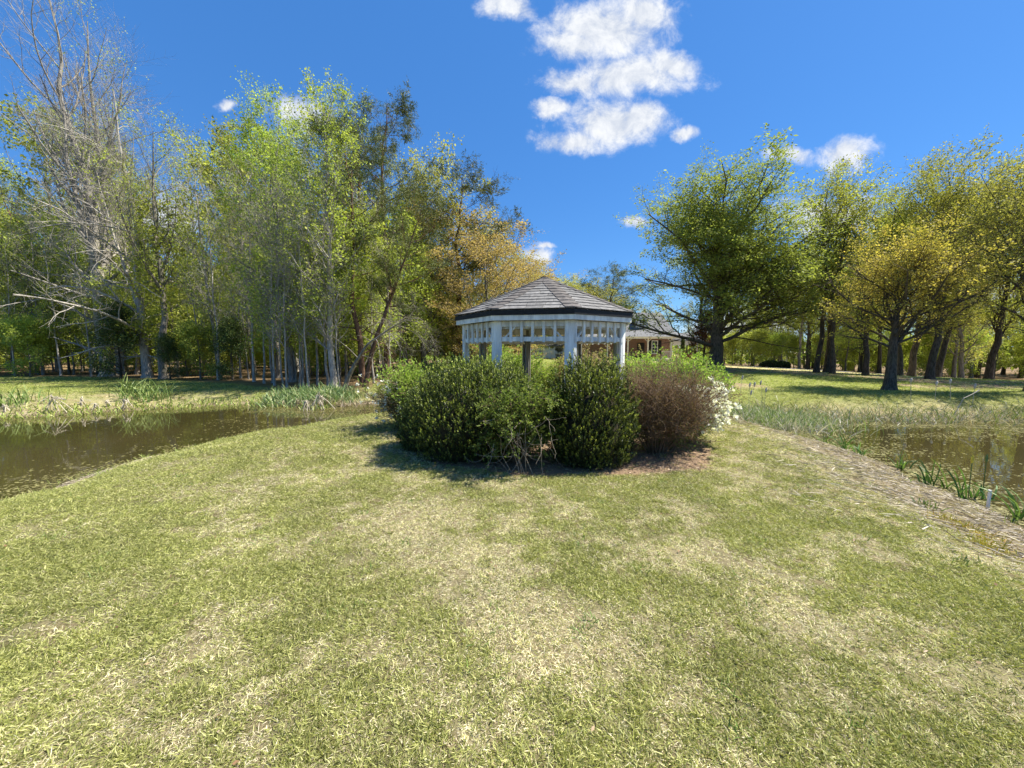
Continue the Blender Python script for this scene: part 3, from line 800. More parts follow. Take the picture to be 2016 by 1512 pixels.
def key_trees():
    def at(px, Y): return AT(px, 740, Y)[0]
    # --- left woods edge
    A = tree_meshes('bare_poplar', 11, 33, .52, cb=.30, cr=7.0, shape='vase', n1=22, n2=9, n3=7, ang=40, up=.16, leaves=0, bark=M_barkpale, L3=1.3, forks=4, wob=.10, L2f=.5, low_dead=10,
                    path=[(0, 0, 0), (-.25, 0, 6), (-.4, .2, 12), (-.8, .3, 19), (-1.7, .3, 24), (-2.6, .4, 33)])
    place_tree('bare_tree', A, at(213, 27), 27, 'tallest bare grey tree at the edge of the woods, forking high above the pond', rot=0, top=-200)
    A2 = tree_meshes('bare_poplar_b', 12, 30, .40, cb=.35, cr=4.6, shape='vase', n1=22, n2=8, n3=7, ang=34, up=.2, leaves=2, leafL=.12, leafW=.08, cols=LG, bark=M_barkpale, L3=1.1, forks=2, L2f=.5, drop=.3)
    place_tree('bare_tree', A2, at(240, 29), 29, 'straight grey tree with fine bare top close behind the tallest bare tree', rot=.6, top=-70)
    A3 = tree_meshes('arching', 13, 23, .34, cb=.22, cr=7.5, shape='spread', n1=18, n2=9, n3=7, ang=62, up=.02, leaves=1, leafL=.12, leafW=.08, cols=LG, bark=M_barkpale, L3=1.0, forks=2, wob=.13, droop=.22, low_dead=9, drop=.5)
    place_tree('bare_tree', A3, at(291, 25.5), 25.5, 'grey tree with long arching bare limbs hanging over the far bank', rot=2.6, top=120)
    A4 = tree_meshes('forked', 14, 21, .30, cb=.35, cr=4.5, shape='oval', n1=16, n2=7, n3=6, ang=45, up=.12, leaves=5, leafL=.14, leafW=.09, cols=LG, bark=M_bark, L3=.8, forks=3)
    place_tree('forked_tree', A4, at(322, 24.6), 24.6, 'dark trunked tree forking low beside the arching bare tree', rot=1.0, top=200)
    B = tree_meshes('sweetgum', 15, 20, .24, cb=.22, cr=4.3, shape='tall', n1=30, n2=8, n3=5, ang=48, up=.14, leaves=13, leafL=.15, leafW=.12, cols=[(.16, .23, .045), (.26, .35, .07), (.37, .46, .12)], bark=M_barkpale, L3=.75, drop=.15)
    place_tree('leafy_tree', B, at(656, 18.5), 18.5, 'pale straight trunked tree with a bright fresh green crown at the pond corner', rot=.4, top=130)
    place_tree('leafy_tree', B, at(575, 22), 22, 'bright green tree rising behind the thicket of thin trunks by the pond', rot=2.2, s=1.03, top=168)
    B2 = tree_meshes('maple_green', 16, 19, .22, cb=.30, cr=4.6, shape='oval', n1=26, n2=8, n3=5, ang=52, up=.1, leaves=13, leafL=.16, leafW=.12, cols=[(.09, .16, .02), (.14, .24, .035), (.21, .33, .05)], bark=M_bark, L3=.75)
    place_tree('leafy_tree', B2, at(548, 25), 25, 'tree with the deepest pure green crown, between paler green ones', rot=.2, s=.98, top=235)
    # pines
    C = tree_meshes('pine', 17, 20.5, .26, cb=.52, cr=3.5, shape='oval', n1=24, n2=8, n3=6, ang=68, up=.10, leaves=20, leafL=.24, leafW=.04, cols=PN, bark=M_pine, L3=.5, leafmat=M_needle, jitter=.09, drop=.2, low_dead=14)
    place_tree('pine_tree', C, at(714, 20), 20, 'upright red barked pine behind the pale pond corner tree', rot=.9, s=.98, top=225)
    place_tree('pine_tree', C, at(760, 24), 24, 'pine with the dark green top beside the tallest bright green crown', rot=2.9, s=1.04, top=180)
    D = tree_meshes('leaning_pine', 18, 14, .19, cb=.45, cr=3.4, shape='oval', n1=20, n2=8, n3=6, ang=62, up=.10, leaves=20, leafL=.24, leafW=.04, cols=[(.05, .075, .03), (.09, .12, .04), (.15, .17, .055)], bark=M_pine, L3=.5, leafmat=M_needle, jitter=.09, low_dead=8,
                    path=[(0, 0, 0), (.5, .2, 2.5), (1.3, .3, 5), (2.5, .5, 8), (3.6, .6, 11), (4.4, .8, 13.6)])
    place_tree('leaning_pine', D, at(718, 19.2), 19.2, 'dark pine leaning over towards the gazebo', cat='pine tree', top=335)
    E = tree_meshes('leaning_dead', 19, 7, .15, cb=.5, cr=3.0, shape='vase', n1=12, n2=8, n3=6, ang=60, up=-.05, leaves=0, bark=M_bark, L3=.7, droop=.35, low_dead=4,
                    path=[(0, 0, 0), (.6, -.1, 1.6), (1.7, -.2, 3.3), (3.3, -.3, 4.6), (4.6, -.4, 5.2), (5.4, -.4, 5.3)])
    place_tree('leaning_tree', E, at(676, 17.6), 17.6, 'low leaning grey tree with drooping dead branches at the pond corner', top=560, wide=1.1)
    D2 = tree_meshes('pine_b', 20, 16.5, .24, cb=.45, cr=3.9, shape='oval', n1=22, n2=8, n3=6, ang=70, up=.06, leaves=20, leafL=.26, leafW=.045, cols=PN, bark=M_pine, L3=.55, leafmat=M_needle, jitter=.09)
    place_tree('pine_tree', D2, at(905, 31), 31, 'flat topped pine whose dark crown stands over the orange budding tree', rot=1.3, top=325, wide=1.35)
    # orange / yellow budding trees behind the gazebo
    Ey = tree_meshes('yellow_green', 22, 13, .20, cb=.15, cr=4.4, shape='oval', n1=28, n2=8, n3=5, ang=55, up=.1, leaves=13, leafL=.16, leafW=.11, cols=YG, bark=M_bark, L3=.8)
    Eo = tree_meshes('budding', 21, 14, .22, cb=.12, cr=5.6, shape='oval', n1=34, n2=8, n3=5, ang=60, up=.08, leaves=17, leafL=.16, leafW=.11, cols=OR, bark=M_bark, L3=.8, drop=.12)
    place_tree('budding_tree', Eo, at(958, 27), 27, 'orange budding tree just behind the gazebo roof', rot=.3, s=.86, top=440, wide=1.5)
    place_tree('budding_tree', Ey, at(835, 30), 30, 'pale yellow budding tree behind the dark pines', rot=2.1, s=1.22, top=255, wide=.95)
    for px, Y, s, rt, lab in ((1003, 36, 480, .2, 'yellow green tree rising behind the orange budding one'),
                              (1045, 48, 512, 1.7, 'small yellow green tree straight behind the gazebo peak'),
                              (1130, 66, 536, 2.9, 'round yellow green tree in the gap above the gazebo roof'),
                              (1088, 70, 545, 4.1, 'pale distant tree touching the gazebo peak'), (1066, 58, 530, 5.1, 'yellow green tree whose crown meets the roof peak'), (1108, 62, 541, 0.7, 'distant yellow green tree right over the gazebo ridge'), (1150, 58, 548, 1.1, 'distant olive tree above the sloping roof edge'), (1178, 64, 556, 2.0, 'dim olive tree next to the dark pine behind the house'), (1232, 63, 575, 3.3, 'olive tree rising behind the dormer')):
        place_tree('leafy_tree', Ey, at(px, Y), Y, lab, rot=rt, top=s, wide=1.0 if Y < 55 else 1.5)
    place_tree('pine_tree', D2, at(1205, 60), 60, 'dark pine standing behind the house roof', rot=.4, s=.80, top=520, wide=1.7)
    place_tree('pine_tree', D2, at(1162, 76), 76, 'farthest dark evergreen in the gap beyond the gazebo', rot=2.4, s=.85, top=543, wide=1.8)
    place_tree('budding_tree', Eo, at(893, 33), 33, 'tan budding tree under the dark flat topped pine', rot=3.3, top=400, wide=1.5)
    place_tree('budding_tree', Eo, at(1018, 34), 34, 'tan and gold tree whose crown touches the gazebo roof edge', rot=4.6, top=500, wide=1.6)
    place_tree('leafy_tree', Ey, at(925, 40), 40, 'olive tree filling the gap behind the tan budding trees', rot=1.1, top=415, wide=1.5)
    # --- the big willow oak
    O = tree_meshes('willow_oak', 23, 18.2, .50, cb=.19, cr=8.6, shape='broad', n1=36, n2=11, n3=6, ang=56, up=.07, leaves=19, leafL=.23, leafW=.10, cols=[(.11, .14, .032), (.185, .22, .055), (.28, .31, .095)], bark=M_barkdark, L3=.85, wob=.17, forks=3, forkL=.5, drop=.14, jitter=.2, path=[(0, 0, 0), (.1, 0, 5), (0, .1, 10), (.3, 0, 18.2)])
    place_tree('willow_oak', O, at(1408, 30), 30, 'largest spreading green oak on the lawn beside the house', rot=.5, cat='oak tree', top=298, wide=1.52)
    # second stem of the oak
    # --- lawn trees on the right
    T1 = tree_meshes('slender', 24, 17, .21, cb=.32, cr=3.3, shape='tall', n1=26, n2=7, n3=5, ang=45, up=.14, leaves=9, leafL=.17, leafW=.12, cols=[(.14, .175, .035), (.24, .27, .06), (.36, .37, .11)], bark=M_barkdark, L3=.8, drop=.22)
    for i, (px, Y, s, rt, lab) in enumerate(((1607, 28, 318, .2, 'dark slender trunk on the lawn, the nearest to the spreading oak'), (1626, 30, 300, 1.6, 'thicker dark trunk standing between two slender ones on the lawn'),
                                  (1638, 27, 345, 3.0, 'thinnest trunk of the three standing close together on the lawn'))):
        place_tree('slender_tree', T1, at(px, Y), Y, lab, rot=rt, top=s, wide=1.1, group='three slender trees close together on the lawn')
    T2 = tree_meshes('lawn_oak', 25, 16.5, .27, cb=.26, cr=5.0, shape='oval', n1=26, n2=8, n3=5, ang=50, up=.12, leaves=10, leafL=.17, leafW=.12, cols=[(.14, .175, .035), (.24, .27, .06), (.36, .37, .11)], bark=M_barkdark, L3=.85, forks=2, drop=.25)
    for px, Y, s, rt, lab in ((1703, 26, 345, .9, 'green lawn tree with forked trunk behind the bronze leaved maple'), (1770, 30, 340, 2.2, 'straight dark trunk directly behind the bronze leaved maple'),
                              (1795, 30.5, 298, 4.0, 'tall open crowned tree rising above the bronze leaved maple'), (1947, 27, 290, 5.1, 'thickest trunk at the end of the pale drive')):
        place_tree('lawn_tree', T2, at(px, Y), Y, lab, rot=rt, top=s)
    T2l = tree_meshes('lean_oak', 26, 15, .24, cb=.3, cr=4.2, shape='oval', n1=22, n2=7, n3=5, ang=50, up=.12, leaves=10, leafL=.17, leafW=.12, cols=YG, bark=M_barkdark, L3=.8,
                      path=[(0, 0, 0), (.5, 0, 3), (1.2, .1, 6), (1.7, .2, 10), (2.1, .2, 15)])
    place_tree('leaning_tree', T2l, at(1843, 29), 29, 'dark trunk leaning away from the maple beside the pale drive', top=350)
    MP = tree_meshes('bronze_maple', 27, 9.0, .25, cb=.27, cr=4.3, shape='spread', n1=30, n2=9, n3=6, ang=60, up=.10, leaves=10, leafL=.105, leafW=.08, path=[(0, 0, 0), (.25, 0, 2.4), (.35, 0, 5), (.5, .1, 9)], cols=[(.19, .20, .045), (.32, .30, .075), (.44, .38, .12)], bark=M_barkdark, L3=.5, forks=3, drop=.34, jitter=.10, wob=.12)
    place_tree('maple_tree', MP, at(1753, 16.6), 16.6, 'bronze and yellow leaved maple with dark trunk standing on the pond lawn', rot=.7, cat='maple tree', top=412, wide=1.25)
    RT = tree_meshes('edge_oak', 28, 12.5, .26, cb=.26, cr=4.0, shape='oval', n1=26, n2=8, n3=6, ang=55, up=.10, leaves=10, leafL=.125, leafW=.09, cols=[(.14, .155, .04), (.24, .25, .07), (.36, .35, .12)], bark=M_barkdark, L3=.6, forks=2, drop=.2,
                     path=[(0, 0, 0), (-.1, 0, 2), (-.5, 0, 4.5), (-.9, .1, 8), (-1.1, .2, 12.5)])
    place_tree('leafy_tree', RT, at(2035, 16), 16, 'yellow green tree with its trunk at the edge of the picture above the pond', rot=0, top=262)
    for X, Y, s, rt, lab in ((30.5, 21, .78, 1.9, 'green tree past the edge of the picture beyond the maple'), (35.5, 25, .9, 3.5, 'second green tree past the edge of the picture by the drive'), (28.5, 16.0, .56, .4, 'green tree past the picture edge above the reeds'), (25.5, 23.5, .72, 5.5, 'green lawn tree between leaning trunk and thickest trunk')):
        place_tree('lawn_tree', T2, X, Y, lab, rot=rt, s=s)
    # dark magnolia by the carport
    MG_ = tree_meshes('magnolia', 29, 6.2, .16, cb=.05, cr=2.3, shape='cone', n1=34, n2=7, n3=5, ang=70, up=.05, leaves=12, leafL=.17, leafW=.09, cols=RB+DK[:1], bark=M_barkdark, L3=.35, leafmat=M_leafgloss)
    place_tree('dark_leaved_tree', MG_, at(1384, 33), 33, 'dark purple leaved conical tree beside the big oak trunk', rot=.1, s=.9, top=602)
    CY = tree_meshes('cypress', 30, 3.2, .06, cb=.03, cr=.42, shape='cone', n1=40, n2=5, n3=3, ang=35, up=.2, leaves=14, leafL=.12, leafW=.05, cols=DK, bark=M_barkdark, L3=.15, leafmat=M_needle, jitter=.05, drop=0)
    place_tree('cypress', CY, at(1342.5, 46), 46, 'narrow dark cypress in front of the carport', cat='cypress', top=667)
    SP = tree_meshes('spruce', 31, 2.4, .07, cb=.03, cr=1.15, shape='oval', n1=40, n2=6, n3=4, ang=62, up=.05, leaves=14, leafL=.12, leafW=.05, cols=[(.02, .028, .022), (.04, .05, .04)], bark=M_barkdark, L3=.25, leafmat=M_needle, jitter=.05, drop=0)
    place_tree('evergreen_bush', SP, at(1099, 50), 50, 'round dark evergreen in front of the white fence', cat='shrub', top=682)
    WM = tree_meshes('weeping', 32, 1.5, .07, cb=.2, cr=1.2, shape='spread', n1=30, n2=6, n3=4, ang=75, up=-.05, leaves=10, leafL=.12, leafW=.06, cols=[(.14, .05, .03), (.26, .11, .06)], bark=M_barkdark, L3=.25, jitter=.06, droop=.3)
    place_tree('weeping_maple', WM, at(1356, 44), 44, 'low mounded red leaved maple beside the carport', cat='shrub', top=696)
    WZ = tree_meshes('white_bush', 33, 1.0, .05, cb=.1, cr=.9, shape='oval', n1=24, n2=6, n3=4, ang=65, up=.05, leaves=10, leafL=.12, leafW=.09, cols=[(.7, .7, .66), (.8, .8, .78)], bark=M_barkdark, L3=.2, leafmat=M_petal)
    place_tree('flowering_shrub', WZ, at(1328, 45.5), 45.5, 'small white flowering shrub in front of the house porch end', cat='shrub', parts=('stem', 'blossom'), top=697)
    return dict(B=B, B2=B2, C=C, D2=D2, Eo=Eo, Ey=Ey, T1=T1, T2=T2, A2=A2, A4=A4)
KT = key_trees()

# --- the body of the woods
SAP = tree_meshes('sapling', 41, 8, .06, cb=.10, cr=2.1, shape='tall', n1=22, n2=6, n3=4, ang=58, up=.08, leaves=14, leafL=.15, leafW=.11, cols=LG, bark=M_bark, L3=.5)
SAP2 = tree_meshes('bare_sapling', 42, 9, .055, cb=.2, cr=1.8, shape='tall', n1=18, n2=7, n3=5, ang=50, up=.12, leaves=1, leafL=.12, leafW=.09, cols=LG, bark=M_barkpale, L3=.6)
UND = tree_meshes('understory', 43, 3.6, .05, cb=.04, cr=2.0, shape='oval', n1=22, n2=7, n3=5, ang=60, up=.08, leaves=12, leafL=.14, leafW=.10, cols=LG, bark=M_bark, L3=.45, drop=.1)
HOLLY = tree_meshes('holly', 44, 4.6, .07, cb=.04, cr=1.7, shape='cone', n1=30, n2=7, n3=5, ang=68, up=.03, leaves=13, leafL=.11, leafW=.07, cols=[(.03, .05, .015), (.06, .1, .028), (.17, .22, .08)], bark=M_barkdark, L3=.35, leafmat=M_leafgloss, drop=.05)
CANO = tree_meshes('canopy', 45, 21, .22, cb=.42, cr=4.6, shape='oval', n1=24, n2=7, n3=5, ang=50, up=.12, leaves=12, leafL=.22, leafW=.16, cols=MG, bark=M_bark, L3=.9)
CANO2 = tree_meshes('canopy_b', 46, 22, .20, cb=.30, cr=4.0, shape='tall', n1=24, n2=7, n3=5, ang=45, up=.14, leaves=7, leafL=.20, leafW=.15, cols=LG, bark=M_barkpale, L3=.9, drop=.3)
BARE = tree_meshes('bare_wood', 47, 22, .18, cb=.35, cr=4.0, shape='tall', n1=22, n2=8, n3=6, ang=42, up=.16, leaves=1, leafL=.18, leafW=.12, cols=LG, bark=M_barkpale, L3=1.1, drop=.4)

def scatter(seed, region, n, mind, existing):
    r = rg(seed); out = []
    x0, x1, y0, y1, test = region; tries = 0
    while len(out) < n and tries < n*60:
        tries += 1; x = x0+(x1-x0)*r.random(); y = y0+(y1-y0)*r.random()
        if not test(x, y): continue
        if all((x-a)**2+(y-b)**2 > mind**2 for a, b in existing+out): out.append((x, y))
    return out
SKX = [-400, 0, 130, 300, 400, 430, 480, 560, 620, 700, 760, 800, 850, 880, 930, 970, 1000, 1040, 1080, 1140, 1200, 1240, 1400, 1500, 1600, 1700, 1800, 1900, 2016, 2500]
SKY = [195, 195, 190, 190, 230, 220, 195, 175, 140, 165, 195, 240, 275, 340, 350, 420, 470, 510, 540, 548, 560, 560, 560, 500, 420, 345, 335, 330, 290, 280]
LMX = [30, 100, 165, 225, 270, 310, 370, 430, 490, 545, 600, 650, 700, 760, 830, 900, 1000, 1080, 1200, 1420, 1480, 1530, 1590, 1640, 1690, 1740, 1790, 1850, 1900, 1960]
LMT = ['beyond the outer end of the left pond', 'behind the first reed clump of the far bank', 'behind the tallest folded reeds', 'next to the tallest bare tree', 'between the two straight bare trees', 'behind the arching bare tree',
       'behind the forked dark tree', 'beyond the green reed patch', 'beside the dark evergreen thicket', 'behind the deepest green crown', 'behind the iris bed', 'beside the pale pond corner trunk', 'behind the pale pond corner trunk', 'behind the leaning pine',
       'behind the white flecked azalea', 'under the flat topped pine', 'behind the orange budding tree', 'in line with the gazebo peak', 'seen between gazebo and house', 'behind the house and carport', 'just past the big oak', 'behind the low dark hedge',
       'between oak and slender trunks', 'behind the three slender trunks', 'past the three slender trunks', 'behind the forked lawn tree', 'behind the bronze maple trunk', 'between maple and leaning trunk', 'behind the leaning trunk', 'beside the thickest trunk', 'beyond the end of the drive']
def woods():
    r = rg(77)
    inL = lambda x, y: float(sdf(np.array([x]), np.array([y]), WOOD_L)[0]) < -.6 and abs(x) < y*1.5+4
    inR = lambda x, y: not (x < 27 and y < 64) and float(sdf(np.array([x]), np.array([y]), WOOD_R)[0]) < -.5 and x < y*1.5+4
    ex = []
    kinds = {'canopy': (CANO, 'canopy_tree', 'tall full green tree'), 'thin': (CANO2, 'canopy_tree', 'tall thinly leaved tree'),
             'bare': (BARE, 'bare_tree', 'tall nearly bare tree'), 'pine': (KT['C'], 'pine_tree', 'dark topped pine'), 'ey': (KT['Ey'], 'leafy_tree', 'yellow green tree'),
             'sap': (SAP, 'sapling', 'light green sapling'), 'bsap': (SAP2, 'sapling', 'leafless sapling'), 'und': (UND, 'understory_bush', 'low leafy bush'),
             't1': (KT['T1'], 'slender_tree', 'slender dark trunked tree')}
    def put(kind, x, y, where, s):
        ms, nm, lab = kinds[kind]
        px = 1008+FPX*x/y; lim = float(np.interp(px, SKX, SKY))+10+70*r.random()
        zt = (AT(px, lim, y)[2]-hz(x, y))/ms[2]
        if kind not in ('und',): s = min(s, zt)
        if s < .3 and kind != 'und': return
        if px > 2300 or px < -280: return
        row = 'front' if y < 29 else ('middle' if y < 40 else 'deep')
        k = int(np.searchsorted(LMX, px)); where = LMT[k]
        if kind == 'und': lab = {'front': 'leafy green bush', 'middle': 'broad green bush', 'deep': 'dim green bush'}[row]
        else: lab = lab+{'front': ' near the edge', 'middle': '', 'deep': ' far back'}[row]
        o = place_tree(nm, ms, x, y, lab+' '+where, group='trees and bushes of the woods', rot=r.random()*6.28, s=s, sz=s*(.9+.2*r.random()), cat='bush' if kind == 'und' else 'tree')
        o.rotation_euler = (r.normal()*.03, r.normal()*.03, o.rotation_euler[2])
    wl = 'in the woods across the left pond'; wr = 'in the woods beyond the drive'; wm = 'in the far trees behind the gazebo'
    wl = 'in the deep woods behind the bank lawn'
    # tall trees, left
    pts = scatter(1, (-75, -7, 22, 60, inL), 48, 3.1, ex)
    pool = ['canopy', 'canopy', 'thin', 'thin', 'bare', 'bare', 'canopy', 'pine']
    for i, (x, y) in enumerate(pts):
        k = pool[int(r.random()*8)]; s = .84+.25*r.random()
        if y < 27 and x > -24: s *= .85
        if x > -14: s *= .72
        put(k, x, y, wl, s)
    # saplings and undergrowth
    for i, (x, y) in enumerate(scatter(2, (-60, -6.5, 17.5, 36, inL), 66, 1.1, [])):
        put('sap' if r.random() < .68 else 'bsap', x, y, wl, .7+.6*r.random())
    for i, (x, y) in enumerate(scatter(3, (-60, -7, 26, 42, inL), 34, 1.7, [])):
        put('und', x, y, wl, (.45 if y < 29 else .7)+.6*r.random())
    for i, (x, y) in enumerate(scatter(31, (-75, -6, 38, 56, inL), 24, 2.0, [])):
        put('und', x, y, wl, 1.2+.9*r.random())
    # behind the gazebo
    inM = lambda x, y: not (x > 8 and y < 60) and not (1.5 < x < 9 and y < 63)
    for i, (x, y) in enumerate(scatter(4, (-12, 30, 62, 95, inM), 18, 4, [])):
        put(['ey', 'thin', 'ey', 'pine', 'canopy'][i % 5], x, y, wm, .62+.25*r.random() if i % 5 != 0 else .8)
    for i, (x, y) in enumerate(scatter(5, (-8, 30, 64, 80, inM), 16, 2.5, [])):
        put('und', x, y, wm, 1.0+.5*r.random())
    for i, (x, y) in enumerate(scatter(6, (-6.5, -1.5, 28, 48, lambda x, y: x < -1-(48-y)*.09), 8, 1.8, [])):
        put(['und', 'ey', 'sap'][i % 3], x, y, wm, [1.3, .6, .9][i % 3])
    # right woods
    for i, (x, y) in enumerate(scatter(7, (14, 90, 36, 66, inR), 62, 2.6, [])):
        k = ['t1', 'canopy', 't1', 'thin', 'ey', 't1', 'canopy', 'bare'][int(r.random()*8)]
        s = (.8+.25*r.random())*(.78 if k in ('canopy', 'thin', 'bare') else 1.0)
        put(k, x, y, wr, s)
    for i, (x, y) in enumerate(scatter(8, (18, 80, 40, 60, inR), 46, 1.8, [])):
        put('und' if i % 3 else 'sap', x, y, wr, .8+.6*r.random())
    # dense hedge of far undergrowth that closes the view, one mass
    V = []; F = []; C = []; n = 0
    rr = rg(9); N_ = 42000
    ang = radians(28)+rr.random(N_)*radians(150); rad = 66+30*rr.random(N_)
    ang = np.where(rr.random(N_) < .5, ang, ang)
    x = rad*np.cos(ang)*1.25; y = rad*np.sin(ang)*.95+6
    top = 2.2+3.2*fbm(x, y, .12, 3)
    z = -.6+top*rr.random(N_)**1.2
    Vl, Fl = leaf_quads(rr, np.stack([x, y, z], 1), rr.normal(size=(N_, 3)), .5+.4*rr.random(N_), .35+.2*rr.random(N_), .3)
    link('undergrowth', make_mesh('undergrowth', Vl, Fl, M_leaf, col=np.repeat(palette(rr, N_, MG, .3), 4, 0)), kind='stuff', label='distant green undergrowth of the woods')
    # hollies and shrubs at the front of the woods
    for px, Y, s, lab, ms in ((238, 24.6, .95, 'glossy dark holly at the foot of the tall grey trees', HOLLY), (335, 23.4, .55, 'low dark holly against the forked tree base', HOLLY), (458, 23.5, .75, 'tall dark cedar like evergreen in the thicket', HOLLY),
                              (395, 24, .75, 'fresh green bush between the forked tree and the thicket', UND), (60, 27, .9, 'leafy bush at the lawn edge under the woods', UND)):
        place_tree('shrub', ms, AT(px, 740, Y)[0], Y, lab, cat='shrub', s=s, rot=px)
    # thin grey trunks by the pond corner
    g = 'thin bare trunks in the thicket by the pond corner'
    for i, (px, Y, s) in enumerate(((556, 18.6, .62), (564, 18.3, .70), (590, 18.9, .66), (596, 19.6, .8), (606, 18.2, .74), (645, 18.9, .9), (540, 20, .8), (520, 21, .85), (625, 20, .9), (770, 21, .6), (735, 21.5, .8), (500, 22, 1.), (430, 23.5, 1.), (180, 26.5, .8), (120, 27.5, .9), (85, 28, 1.0), (30, 27, .8))):
        o = place_tree('thin_tree', SAP2, AT(px, 740, Y)[0], Y, 'thin bare grey trunk '+LMT[int(np.searchsorted(LMX, px))], group='thin bare trunks at the front edge of the woods', rot=i*1.3, s=s*1.2, sz=s*1.3)
woods()

# ------------------------------------------------------------------ shrubs round the gazebo
def sn(p, s, seed):
    return (fbm(p[:, 0]*s+p[:, 2]*s*.37, p[:, 1]*s+p[:, 2]*s*.9, 1, seed, 3)+fbm(p[:, 2]*s+7, p[:, 0]*s-p[:, 1]*s, 1, seed+5, 3))/2
def env_points(r, n, ax, seed, rough=.10, e=2.6, zmin=.02, scale=4.0, shell=(.86, 1.03)):
    """points near the surface of an uneven rounded block of half axes ax standing on the ground"""
    d = norm(r.normal(size=(n, 3))); d[:, 2] = np.abs(d[:, 2])*1.0
    k = (np.abs(d[:, 0])**e+np.abs(d[:, 1])**e+np.abs(d[:, 2])**e)**(-1/e)
    p = d*k[:, None]
    wv = 1+rough*2.6*(sn(p*ax, scale, seed)-.5)
    nrm = norm(np.sign(p)*np.abs(p)**(e-1)/np.array(ax))
    p = p*np.array(ax)*wv[:, None]*(shell[0]+(shell[1]-shell[0])*r.random((n, 1)))
    # bottom tucks in
    tuck = 1-.22*np.clip(1-p[:, 2:3]/(ax[2]*.35), 0, 1)
    p[:, :2] *= tuck
    return p, nrm
def core(ax, seed, name, parent, f=.80, e=2.6, colour=None):  # closed dark shell standing in for the shaded branches inside a shrub
    n1, n2 = 28, 14
    a = np.linspace(0, 2*pi, n1, endpoint=False); b = np.linspace(-.05, pi/2, n2)
    A, B = np.meshgrid(a, b); d = np.stack([np.cos(A)*np.cos(B), np.sin(A)*np.cos(B), np.sin(B)], -1).reshape(-1, 3)
    k = (np.abs(d[:, 0])**e+np.abs(d[:, 1])**e+np.abs(d[:, 2])**e)**(-1/e); p = d*k[:, None]
    wv = 1+.25*(sn(p*ax, 3, seed)-.5)
    p = p*np.array(ax)*wv[:, None]*f; p[:, :2] *= 1-.22*np.clip(1-p[:, 2:3]/(ax[2]*.35), 0, 1)
    i = np.arange(n2-1)[:, None]*n1+np.arange(n1)[None, :]; j = np.arange(n2-1)[:, None]*n1+(np.arange(n1)[None, :]+1) % n1
    F = np.stack([i, j, j+n1, i+n1], -1).reshape(-1, 4)
    link(name, make_mesh(name, p, F, M_core, smooth=True), parent)
M_core = plain('shaded twig core', (.035, .030, .016), 1.0, 14, .6, 1.0)  # near-black brown: the shade among inner twigs is put into this colour
def boxwood(x, y, ax, seed, nshoots, label, cols, cols_tip, per=13, leaf=.024, e=2.6, rot=0):
    r = rg(seed); root = link('boxwood', None, loc=(x, y, hz(x, y)-.02), label=label, cat='shrub', group='clipped evergreen shrubs round the gazebo')
    root.rotation_euler = (0, 0, rot)
    core(ax, seed, 'branches', root, .77, e)
    p, nrm = env_points(r, nshoots, ax, seed, .22, e, scale=6.5, shell=(.76, 1.06))
    d = norm(nrm*.45+np.array([0, 0, .85])+r.normal(size=p.shape)*.22)
    L = .06+.07*r.random(nshoots)+.16*(r.random(nshoots) < .05)
    t = (np.arange(per)+.5)/per
    ref = norm(np.cross(d, r.normal(size=d.shape))); W = np.cross(d, ref)
    az = np.arange(per)*2.4
    rad = np.cos(az)[None, :, None]*ref[:, None, :]+np.sin(az)[None, :, None]*W[:, None, :]
    pos = p[:, None, :]+d[:, None, :]*(L[:, None]*t[None, :])[..., None]
    ld = norm(rad*(1.0-.55*t[None, :, None])+d[:, None, :]*(.45+.7*t[None, :, None]))
    n = nshoots*per; pos = pos.reshape(-1, 3); ld = ld.reshape(-1, 3)
    sz = .75+.5*r.random(n)
    V, F = leaf_quads(r, pos, ld, leaf*sz, leaf*.55*sz, .5)
    hgt = np.clip(p[:, 2]/ax[2], 0, 1)
    young_lit = (np.clip((r.random(nshoots)**1.2*1.5-.25+.5*hgt**4+2.6*(sn(p, 8, seed+3)-.5)), 0, 1)**1.3)[:, None]*np.clip((t[None, :]-.25)*1.4, 0, 1)  # pale new growth, with sunlit clumps and tops painted in as well
    a = palette(r, n, cols, .25); b = palette(r, n, cols_tip, .2); k = young_lit.reshape(-1, 1)
    link('foliage', make_mesh('boxwood_foliage', V, F, M_leafgloss, col=np.repeat(a*(1-k)+b*k, 4, 0)), root)
    return root
